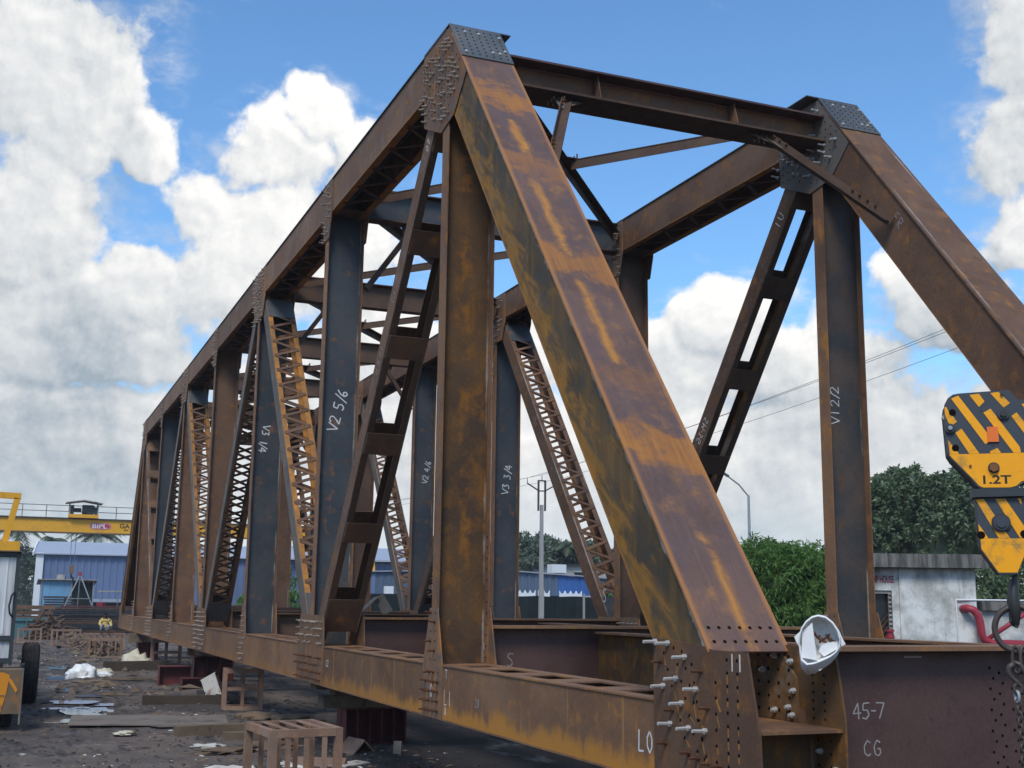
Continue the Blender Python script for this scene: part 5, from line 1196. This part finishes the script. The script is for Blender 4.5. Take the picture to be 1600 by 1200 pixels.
q = MB(); q.tube([c+ZA*.655, c+ZA*.75], .06, 10); q.build('valve_body', 'red_paint', vl)

# ------------------------------------------------------------------ air
hzm = bpy.data.materials.new('air_haze'); hzm.use_nodes = True; hzm.node_tree.nodes.clear()
vb = NB(hzm.node_tree); pvn = vb.new('ShaderNodeVolumePrincipled'); pvn.inputs['Density'].default_value = .0006; pvn.inputs['Color'].default_value = (.93,.96,1,1); pvn.inputs['Anisotropy'].default_value = .3
vb.l.new(pvn.outputs[0], vb.new('ShaderNodeOutputMaterial').inputs['Volume']); MATS['air_haze'] = hzm
q = MB(); q.box((-25, -175, -2.2), (200, 85, 11.6)); hzo = q.build('haze', 'air_haze', kind='stuff')
# ------------------------------------------------------------------ trees
def leaf_quads(P_, D_, N_, L_, W_):
    """P_ base, D_ direction, N_ side vector: one pointed folded leaf = 2 triangles pairs"""
    n = len(P_); mid = P_+D_*(L_*.45)[:, None]; tip = P_+D_*L_[:, None]; tip[:, 2] -= L_*.18
    a = mid+N_*(W_*.5)[:, None]; b_ = mid-N_*(W_*.5)[:, None]
    V = np.stack([P_, a, tip, b_], 1).reshape(-1, 3); F = (np.arange(n)[:, None]*4+np.array([0, 1, 2, 3])); return V, F
def unit(a): return a/np.linalg.norm(a, axis=1)[:, None]
def foliage(name, blobs, nc, per, L, Wd, m, parent, droop=.5, seed=1, shell=.55, spread=.35):
    r = np.random.default_rng(seed); Vs = []; Fs = []; o = 0
    vol = np.array([b_[3]*b_[4]*b_[5] for b_ in blobs])**(.67); vol = vol/vol.sum()
    for b_, f in zip(blobs, vol):
        k = int(nc*f); d = unit(r.normal(size=(k, 3))); d[:, 2] = np.where(r.random(k) < .75, np.abs(d[:, 2]), d[:, 2])*1.0; d = unit(d)
        rad = shell+(1.06-shell)*r.random(k)**.5
        rad *= 1+.22*np.array([noise.noise(Vector((float(x)*2.2+b_[0], float(y)*2.2, float(z)*2.2+seed))) for x, y, z in d])
        Cc = np.array(b_[:3])+d*rad[:, None]*np.array(b_[3:6])
        Pp = np.repeat(Cc, per, 0)+r.normal(size=(k*per, 3))*spread*L*.6
        ax = np.repeat(d, per, 0); dirs = unit(ax*.55+r.normal(size=(k*per, 3))*.75+np.array([0, 0, -droop]))
        sidev = unit(np.cross(dirs, r.normal(size=(k*per, 3)))); n = k*per
        V, F = leaf_quads(Pp, dirs, sidev, L*(.7+.6*r.random(n)), Wd*(.7+.6*r.random(n))); Vs.append(V); Fs.append(F+o); o += len(V)
    V = np.concatenate(Vs); F = np.concatenate(Fs); Lc = np.array(wloc(parent)); V = V-Lc
    me = bpy.data.meshes.new(name); me.from_pydata(V.tolist(), [], F.tolist()); me.update(); return link(name, me, m, parent)
def core(blobs, m, parent, k=.62):
    q = MB()
    for b_ in blobs:
        bm = bmesh.new(); bmesh.ops.create_icosphere(bm, subdivisions=2, radius=1); vs = [Vector((v.co.x*b_[3]*k, v.co.y*b_[4]*k, v.co.z*b_[5]*k))*(1+.3*noise.noise(v.co*2))+Vector(b_[:3]) for v in bm.verts]
        q.add(vs, [tuple(v.index for v in f.verts) for f in bm.faces]); bm.free()
    q.build('inner_foliage', m, parent, kind='stuff')
def tree(name, label, blobs, base, nc, per, L, Wd, m, trunk_r, group=None, droop=.5, seed=1, limbs=5, corek=0.0):
    t_ = thing(name, label, 'tree', base, group); q = MB(); top = blobs[0]
    q.tube([base, (base[0]+.1, base[1], (base[2]+top[2])/2), top[:3]], [trunk_r, trunk_r*.75, trunk_r*.35], 8)
    for b_ in blobs[1:limbs+1]: q.tube([(base[0]+.05, base[1], base[2]*.5+top[2]*.5-.2), ((base[0]+b_[0])/2, (base[1]+b_[1])/2, (base[2]*.3+b_[2]*.7)), b_[:3]], [trunk_r*.5, trunk_r*.35, trunk_r*.12], 6)
    q.build('trunk', 'bark', t_)
    foliage('crown', blobs, nc, per, L, Wd, m, t_, droop, seed)
    if corek: core(blobs, m, t_, corek)
    return t_
tree('mango_tree', 'bright green mango tree with drooping leaves between the right truss members', [(17.8,-12.3,1.45,1.5,1.2,1.3),(17.5,-13.2,1.55,1.2,1.1,1.15),(18.3,-11.2,1.45,1.2,1.1,1.15),(16.9,-12.6,.75,1.0,1.1,.9),(17.3,-11.6,.6,1.0,1.1,1.0)], (17.8,-12.2,GZ), 2900, 13, .17, .036, 'mango_leaf', .12, None, .55, 3, corek=.6)
tree('mango_tree', 'paler mango tree at the right behind the pump house corner', [(17.6,-14.4,1.2,1.1,1.1,1.0),(18.2,-15.3,1.2,1.2,1.2,1.0)], (17.8,-14.6,GZ), 900, 13, .17, .036, 'mango_leaf', .1, None, .55, 4, corek=.6)
tree('broadleaf_tree', 'large dark round leaved tree above the pump house', [(33.5,-31.2,3.9,3.2,2.9,2.8),(32.8,-32.1,5.4,2.0,1.3,1.4),(34.0,-29.7,5.2,2.0,1.1,1.5),(33.9,-30.2,5.9,1.4,.75,1.15),(32.4,-33.4,5.2,1.4,1.1,1.4),(34.2,-29.4,3.6,1.6,1.3,1.8)], (33.5,-30.6,GZ), 3600, 9, .24, .12, 'dark_leaf', .3, None, .05, 5, corek=.66)
tree('broadleaf_tree', 'dark tree mass behind the hanging hook block', [(30.5,-36.0,3.4,3.4,3.4,2.8),(31.0,-34.4,4.6,2.2,1.6,2.0),(30.4,-38,5.0,2.2,2,2.0)], (30.5,-36,GZ), 1600, 9, .26, .12, 'dark_leaf', .3, None, .05, 6, corek=.66)
tree('bush', 'dark shrub right of the pump house above the low wall', [(15.2,-16.2,1.0,1.0,1.3,1.1),(15.6,-17.6,1.2,1.0,1.3,1.2)], (15.3,-16.6,GZ), 500, 10, .20, .055, 'dark_leaf', .06, None, .3, 7, corek=.6)
fw = foliage('distant_wood', [(178+4*math.sin(k*1.7), 62-k*11, 1.2, 5, 8, 3.6+1.5*math.sin(k*2.3)) for k in range(19)], 5200, 8, .7, .36, 'far_leaf', None, .1, 77)
fw['kind'] = 'stuff'; fw['label'] = 'far-off line of trees closing the yard on the horizon'; fw['category'] = 'wood'
q = MB(); q.box((186, 75, GZ), (187, -165, 2.2)); o = q.build('distant_wood', 'far_leaf', kind='stuff'); o['label'] = 'dark depth of the far-off trees'; o['category'] = 'wood'
for k, (x, y, z, r_, lab) in enumerate([(86.5,-35.2,4.6,3.0,'hazy broad tree left of the palms beyond the blue wall'),(88,-40.5,4.3,3.0,'hazy tree behind the white building'),(92,-30.5,3.6,2.6,'low hazy tree farthest left beyond the blue wall'),(90,-47,3.6,3.4,'hazy tree right of the white building'),(98,-56,4.0,4,'hazy tree far behind the mango trees'),(95,-66,4,4.4,'hazy tree farthest right beyond the pump house'),(150,9,4.0,5.5,'large hazy tree behind the mobile crane'),(146,4.6,4.4,3.6,'hazy tree mass left of the small palm')]):
    tree('distant_tree', lab, [(x,y,z-.5,r_,r_*.95,r_*.85),(x+.5,y+r_*.5,z+.3,r_*.6,r_*.6,r_*.6),(x,y-r_*.5,z+.5,r_*.6,r_*.6,r_*.55)], (x,y,GZ), 1100, 8, .34, .17, 'far_leaf', .25, 'distant trees beyond the yard', .1, 20+k, corek=.62)
tree('bush', 'yellow green bushes growing before the far blue shed', [(80,-17.2,2.6,.9,1.4,1.7),(80,-19,2.2,.9,1.2,1.3),(80,-13.5,2.2,.9,1.2,1.3)], (80,-17.5,GZ), 350, 8, .28, .14, 'mango_leaf', .08, None, .1, 31, corek=.55)
tree('bush', 'green hedge right of the white awnings', [(64,-31.2,1.1,.6,.9,.8),(64,-32.8,1.1,.6,1.0,.75),(64,-34.5,1.0,.6,1.0,.8)], (64,-32,GZ), 350, 8, .2, .10, 'mango_leaf', .05, None, .1, 32, corek=.6)
tree('bush', 'green bush seen under the third truss panel', [(66,-10.8,.6,.6,1.0,1.5),(66,-8.8,.4,.6,.9,1.2)], (66,-10,GZ), 250, 8, .22, .11, 'mango_leaf', .05, None, .1, 33, corek=.6)
def palm(label, x, y, ztop, fl, nf=15, seed=1, z0=GZ):
    r = random.Random(seed); t_ = thing('palm_tree', label, 'palm', (x, y, z0), 'palms beyond the yard')
    q = MB(); q.tube([(x, y, z0), (x+.2, y+.1, (z0+ztop)/2), (x, y, ztop)], [.2, .16, .13], 8); q.build('trunk', 'bark', t_)
    for k in range(nf):
        a = 2*math.pi*k/nf+r.uniform(-.2, .2); e = r.uniform(0, 1.2); q = MB(); pts = []
        for j in range(9):
            s_ = j/8; hor = fl*s_*math.cos(e*.6); ver = fl*(math.sin(e)*s_*.9-.85*s_*s_); pts.append(Vector((x+math.cos(a)*hor, y+math.sin(a)*hor, ztop+ver)))
        q.tube(pts, [.06*(1-.8*j/8) for j in range(9)], 3)
        for j in range(1, 25):
            s_ = j/25; i_ = min(7, int(s_*8)); p = pts[i_].lerp(pts[i_+1], s_*8-i_); d = (pts[i_+1]-pts[i_]).normalized(); sd2 = d.cross(ZA).normalized()
            for sg in (-1, 1):
                ll = fl*.30*math.sin(math.pi*min(1, s_*.85+.15))+.05; tip = p+(sd2*sg*.8+d*.5-ZA*r.uniform(.25, .6)).normalized()*ll; w2 = d*.09
                q.add([p-w2, p+w2, tip], [(0, 1, 2)])
        q.build('frond', 'palm_leaf', t_)
palm('tall palm with drooping fronds right of the hoist ropes', 141.9, -4.2, 8.4, 4.4, 19, 1)
palm('short spiky palm between the crane and the hoist ropes', 143.5, .35, 7.7, 2.4, 17, 2)
palm('palm top at the right end of the blue shed roof', 146, -9.2, 6.6, 2.6, 13, 3)
palm('palm left of the short spiky palm, above the shed gable', 145, 4.2, 8.8, 3.8, 15, 4)
palm('palm with pale fronds beside the white building', 84.5, -38.2, 5.6, 2.6, 15, 5)
palm('slender palm top just above the mango tree', 60, -41.2, 4.7, 1.9, 13, 6)
palm('palm top right of the slender one above the mango tree', 58, -43.8, 4.5, 1.9, 13, 7)
palm('palm peeping out at the right of the mango tree', 58, -50.5, 4.3, 1.8, 13, 8)

# ------------------------------------------------------------------ hanging crane hook block
OH = Vector((-2.2, -.18, 1.81)); HR = Vector((-.629, -.777, 0)).normalized(); HN = Vector((HR.y, -HR.x, 0))   # HN faces the camera
SC = 1/313.4
def HP(px, py, dep=0.0): return OH+HR*((px-1552)*SC/1.073)+ZA*((760-py)*SC)+HN*dep
hk = thing('hook_block', 'yellow and black striped crane hook block hanging at the right edge', 'hook block', tuple(OH))
def hpoly(name, pts, d0, d1, m, par=hk):
    q = MB(); q.prism([HP(x, y, d0) for x, y in pts], HN*(d1-d0)); return q.build(name, m, par)
def z5(X, Y): return (1450+X/10.667, 600+Y/10.67)
upl = [(1478,641),(1480,628),(1486,618),(1494,612.5),(1503,611),(1540,609.5),(1580,608),(1586,610),(1591,617),(1597,624),(1700,628),(1722,636),(1728,650),(1726,700),(1700,728),(1596,755),(1588,761),(1577,763.5),(1533,763),(1526,760),(1517,748),(1487,716),(1481,706)]
hpoly('side_plate', upl, .0, .02, 'hook_dark')
up = hpoly('core', [(x*.985+1558*.015, y*.985+690*.015) for x, y in upl], -.16, -.001, 'hook_dark')
hpoly('side_plate', upl, -.18, -.161, 'hook_dark')
ins = [(1483,708),(1489,715),(1519,747.5),(1528,758),(1534,761),(1576,761.5),(1586,759),(1594,752.5),(1698,725),(1722,707.8)]
hpoly('yellow_panel', ins, .0203, .0225, 'hook_yellow')
for pts in ([(440,200),(565,155),(1015,800),(1025,965),(975,992)], [(755,150),(920,135),(1005,270),(905,360)], [(1110,130),(1250,115),(1430,310),(1320,385)], [(975,460),(1100,395),(1545,1050),(1560,1148),(1440,1148)],
            [(480,790),(590,720),(868,1148),(700,1148)], [(320,350),(350,340),(410,480),(460,510),(520,600),(430,665),(375,620),(320,470)], [(345,900),(420,1000),(525,1148),(372,1148)], [(1440,530),(1530,470),(1870,960),(1900,1148),(1850,1148)], [(1050,1148),(1050,1115),(1175,1060),(1232,1148)], [(1620,330),(1740,330),(1940,640),(1940,860)]):
    hpoly('yellow_stripe', [z5(*p) for p in pts], .0203, .0222, 'hook_yellow')
o = hpoly('reflector', [z5(1015,705), z5(1200,705), z5(1205,960), z5(1020,960)], .0226, .030, 'reflector_orange')
def boss(px, py, r, d0, d1, m, name='pin', n=18, par=hk): q = MB(); q.tube([HP(px, py, d0), HP(px, py, d1)], r*SC, n); return q.build(name, m, par)
bo = boss(z5(1305,490)[0], z5(1305,490)[1], 9, .0205, .034, 'hook_dark', 'sheave_pin'); boss(z5(1305,490)[0], z5(1305,490)[1], 5.5, .0342, .045, 'black_iron', 'pin_nut', 6, bo)
bo = boss(1552.5, 730.5, 8.5, .0227, .030, 'black_iron', 'centre_bolt'); boss(1552.5, 730.5, 7, .0302, .045, 'bronze_bolt', 'bolt_head', 6, bo)
for (X, Y) in ((450,440), (468,1045)): bo = boss(*z5(X, Y), 5.4, .0226, .0235, 'hole', 'hole');  # near-black discs paint the shade inside two holes of the side plate
boss(*z5(395,715), 7.5, .0205, .036, 'cab_frame', 'edge_bolt'); boss(*z5(395,710), 3.6, .0362, .050, 'galvanised', 'edge_nut', 6)
boss(*z5(1300,150), 2.6, .0226, .034, 'cab_frame', 'small_bolt', 6); boss(1516, 727, 2.2, .0226, .030, 'bronze_bolt', 'small_bolt', 6); boss(*z5(300,520), 3.5, -.02, .02, 'scrap_grey', 'edge_clip', 8)
for (X, Y, r_) in ((945,430,2.6), (1100,1020,2.2)): boss(*z5(X, Y), r_, .0203, .0208, 'black_iron', 'dent', 8)
text('1.2T', HP(1530, 755, .0228), HR, (0, 0, 1), .058, 'letter_black', hk, bold=.0012, ext=.001, xs=1.36)
hpoly('cross_bar', [(1517,763.5),(1597,762.5),(1597,775.5),(1517,776.5)], .0, .045, 'cab_frame'); hpoly('cross_bar', [(1517,763.5),(1597,762.5),(1597,775.5),(1517,776.5)], -.18, -.001, 'cab_frame')
lo = [(1521,777),(1596.5,777),(1598,800),(1598.5,852),(1597,858),(1579,893),(1575,895),(1552,895),(1549,893),(1525.5,858),(1524,852)]
hpoly('lower_plate', lo, .0, .02, 'hook_dark'); hpoly('lower_core', lo, -.12, -.001, 'black_iron')
def z8(X, Y): return (1480+X/7.5, 740+Y/7.5)
for pts in ([(310,300),(405,293),(685,748),(555,748)], [(540,293),(655,290),(868,630),(868,700),(815,748),(800,748)], [(795,288),(840,288),(840,362)], [(325,580),(385,670),(432,748),(345,748),(330,700)], [(340,750),(878,750),(880,850),(745,1140),(530,1140),(345,870)]):
    hpoly('yellow_stripe', [z8(*p) for p in pts], .0203, .0222, 'hook_yellow')
bo = boss(*z8(590,572), 14, .0226, .032, 'black_iron', 'swivel_boss', 24); boss(*z8(590,572), 11.5, .0322, .040, 'hook_dark', 'boss_cap', 24, bo); boss(*z8(590,572), 7.5, .0402, .047, 'hook_dark', 'boss_centre', 24, bo)
for (X, Y) in ((350,710), (850,700)): boss(*z8(X, Y), 6.0, .0226, .0232, 'hole', 'hole')  # dark discs again painted as hole shade on the lower plate
q = MB()
for dx_ in (1702, 1712, 1722): q.tube([HP(dx_, 640, -.08), HP(dx_+2, -500, -.08)], .006, 6)
q.build('hoist_ropes', 'wire', hk, kind='stuff')
# hook seen edge on
q = MB(); pts = []; prof = [(1577,893,4.5),(1577,900,5),(1575,910,7),(1573.5,922,9),(1573,935,10.2),(1574,948,10),(1575,960,7.5),(1575.5,970,4.5),(1575.5,976,2)]
n = 16
for (px, py, r_) in prof:
    for k in range(n): a = 2*math.pi*k/n; pts.append(HP(px+math.cos(a)*r_, py, -.06+math.sin(a)*r_*SC*1.3))
F = [(i*n+k, i*n+(k+1) % n, (i+1)*n+(k+1) % n, (i+1)*n+k) for i in range(len(prof)-1) for k in range(n)]+[tuple(range(n)), tuple((len(prof)-1)*n+k for k in range(n))[::-1]]
q.add(pts, F); smooth(q.build('hook', 'black_iron', hk))
q = MB(); q.tube([HP(1575, 960, -.06), HP(1575, 968, -.10), HP(1575, 966, -.17), HP(1575, 940, -.21), HP(1575, 915, -.20)], [.018, .022, .022, .017, .008], 10); smooth(q.build('hook_bowl', 'black_iron', hk))
# ring with two chains
rg = thing('chain_sling', 'iron ring with two hanging chains on the crane hook', 'chain sling', tuple(HP(1577, 978)))
def torus(c, ax1, ax2, R1, R2, r, m, par, name, n=28, k=8, prop=1.0):
    q = MB(); ax1 = Vector(ax1).normalized(); ax2 = Vector(ax2).normalized(); ax3 = ax1.cross(ax2); V = []; F = []
    for i in range(n):
        a = 2*math.pi*i/n; ce = Vector(c)+ax1*math.cos(a)*R1+ax2*math.sin(a)*R2; rd = (ax1*math.cos(a)/R1+ax2*math.sin(a)/R2).normalized()
        for j in range(k): b_ = 2*math.pi*j/k; V.append(ce+rd*math.cos(b_)*r+ax3*math.sin(b_)*r)
    for i in range(n):
        for j in range(k): F.append((i*k+j, ((i+1) % n)*k+j, ((i+1) % n)*k+(j+1) % k, i*k+(j+1) % k))
    q.add(V, F); return smooth(q.build(name, m, par))
cc = HP(1577, 977, -.06); torus(cc, HR, ZA, 33*SC, 34*SC, 4.7*SC, 'chain_iron', rg, 'ring', 40, 10)
torus(HP(1572, 1023, -.045), (HR+HN*.35), ZA, 6*SC, 20*SC, 2.6*SC, 'chain_iron', rg, 'connecting_link'); torus(HP(1583.5, 1023, -.045), (HR-HN*.5), ZA, 6*SC, 20*SC, 2.6*SC, 'chain_iron', rg, 'connecting_link')
q = MB(); q.tube([HP(x, y, -.03) for x, y in ((1567,1028),(1560,1034),(1558,1042),(1563,1050),(1570,1056),(1573,1063))], [4*SC,4.6*SC,4.2*SC,3.6*SC,3.2*SC,2.8*SC], 8); smooth(q.build('clevis_hook', 'chain_iron', rg))
q = MB(); q.tube([HP(x, y, -.04) for x, y in ((1566,1026),(1577,1030),(1583,1042),(1584,1048))], [3*SC,4*SC,3.5*SC,2*SC], 8); smooth(q.build('clevis_hook', 'chain_iron', rg))
torus(HP(1571, 1066, -.03), HR, ZA, 5.5*SC, 7*SC, 2.4*SC, 'chain_iron', rg, 'shackle'); torus(HP(1569, 1078, -.03), HN+HR*.5, ZA, 5*SC, 8*SC, 2.4*SC, 'galvanised', rg, 'shackle')
torus(HP(1593, 1042, -.04), HR+HN*.4, ZA, 6.5*SC, 7.5*SC, 2.6*SC, 'chain_iron', rg, 'shackle')
def chain(x0, y0_, x1, y1, dep, ph_=0):
    n = int((y1-y0_)/9.0)
    for k in range(n):
        t = k/n; px_ = x0+(x1-x0)*t+.8*math.sin(k*1.3); py_ = y0_+(y1-y0_)*t
        ang = RAD(35+90*((k+ph_) % 2)+random.uniform(-8, 8)); ax = HR*math.cos(ang)+HN*math.sin(ang)
        torus(HP(px_, py_, dep), ax, ZA+HR*random.uniform(-.08, .08), 3.9*SC, 6.4*SC, 1.75*SC, 'chain_iron', rg, 'chain_link', 14, 6)
chain(1570, 1088, 1580, 1420, -.03); chain(1592, 1054, 1598, 1420, -.05, 1)

# ------------------------------------------------------------------ white cloth bag on the end gusset
bg_ = thing('cloth_bag', 'white cloth bag of bolts hanging open on the end gusset', 'bag', (-.45, -.55, 1.0))
BO = Vector((-.40, -.42, 1.0)); BS = 1/252.0; BRt = HR; BN = HN
def bpt(px, py, dep=0.0): return BO+BRt*((px-1275)*BS)+ZA*((1004-py)*BS)+BN*dep
rim = [(1250,984),(1257,974),(1266,967),(1276,964.5),(1287,967),(1297,975),(1305,987),(1308,1000),(1307,1012),(1302,1020),(1292,1028),(1280,1034),(1268,1039),(1256,1041),(1248,1034),(1246,1022),(1245,1008),(1246,995)]
V = []; F = []; n = len(rim); cxr, cyr = 1277, 1004
rings = [(1.0, .03), (1.03, .024), (1.05, -.02), (.98, -.09), (.80, -.15), (.4, -.19)]           # outside
inner = [(.97, .028), (.93, -.02), (.85, -.07), (.62, -.10), (.25, -.105)]
rr_ = inner[::-1]+rings
for (s_, dep) in rr_:
    for i, (x, y) in enumerate(rim):
        sag = 14*(1 if s_ in (1.05, .98, .80) else 0)*max(0, (y-1010)/30); jit = 1.8*math.sin(i*2.4+s_*11)
        V.append(bpt(cxr+(x-cxr)*s_+jit*(s_ < .95), cyr+(y-cyr)*s_+sag, dep+.012*math.sin(i*1.9+dep*40)))
for k in range(len(rr_)-1):
    for i in range(n): F.append((k*n+i, k*n+(i+1) % n, (k+1)*n+(i+1) % n, (k+1)*n+i))
F.append(tuple(range(n))[::-1]); F.append(tuple((len(rr_)-1)*n+i for i in range(n)))
q = MB(); q.add(V, F); smooth(q.build('bag_body', 'sack_white', bg_))
for pts in ([(1246,990),(1237,998),(1240,1006),(1246,1016)], [(1306,985),(1312,1000),(1316,1008),(1308,1012)], [(1258,1040),(1275,1050),(1283,1044),(1300,1022)]):
    q = MB(); q.prism([bpt(x, y, -.02) for x, y in pts], BN*.012); q.build('flap', 'sack_white', bg_)
q = MB(); q.prism([bpt(x, y, .0) for x, y in [(1266,975),(1250,990),(1248,1030),(1272,1034),(1269,1005)]], BN*.008); q.build('fold', 'sack_white', bg_)
q = MB(); q.prism([bpt(x, y, -.03) for x, y in [(1279,1010),(1292,1005),(1304,1004),(1303,1016),(1282,1028),(1274,1020)]], BN*.010); q.build('fold', 'sack_white', bg_)
for k, (x, y, a) in enumerate(((1271,996,40),(1276,1001,60),(1284,1000,-20),(1290,998,80),(1297,1004,30),(1281,1004,10))):
    q = MB(); d_ = (BRt*math.cos(RAD(a))-ZA*math.sin(RAD(a))); c = bpt(x, y, -.035+.002*k); q.tube([c-d_*.022, c-d_*.010, c-d_*.0099, c+d_*.022], [.016, .016, .008, .008], 6)
    tag(q.build('loose_bolt', 'bolt_rust'), 'rusty bolt lying in the white cloth bag', 'bolt', 'bolts in the cloth bag')
# scrap lying on the third cross girder
sc1 = thing('angle_offcut', 'pale grey angle offcut lying on a distant cross girder', 'steel offcut', (17.7, -2.6, .966))
for (a, b_) in (((17.62, -2.35, .99), (17.75, -2.72, 1.30)), ((17.62, -2.95, .98), (17.75, -2.76, 1.32))): q = MB(); q.bar(a, b_, .22, .02, (0, .6, 1)); q.build('leg', 'steel_greyrust', sc1)
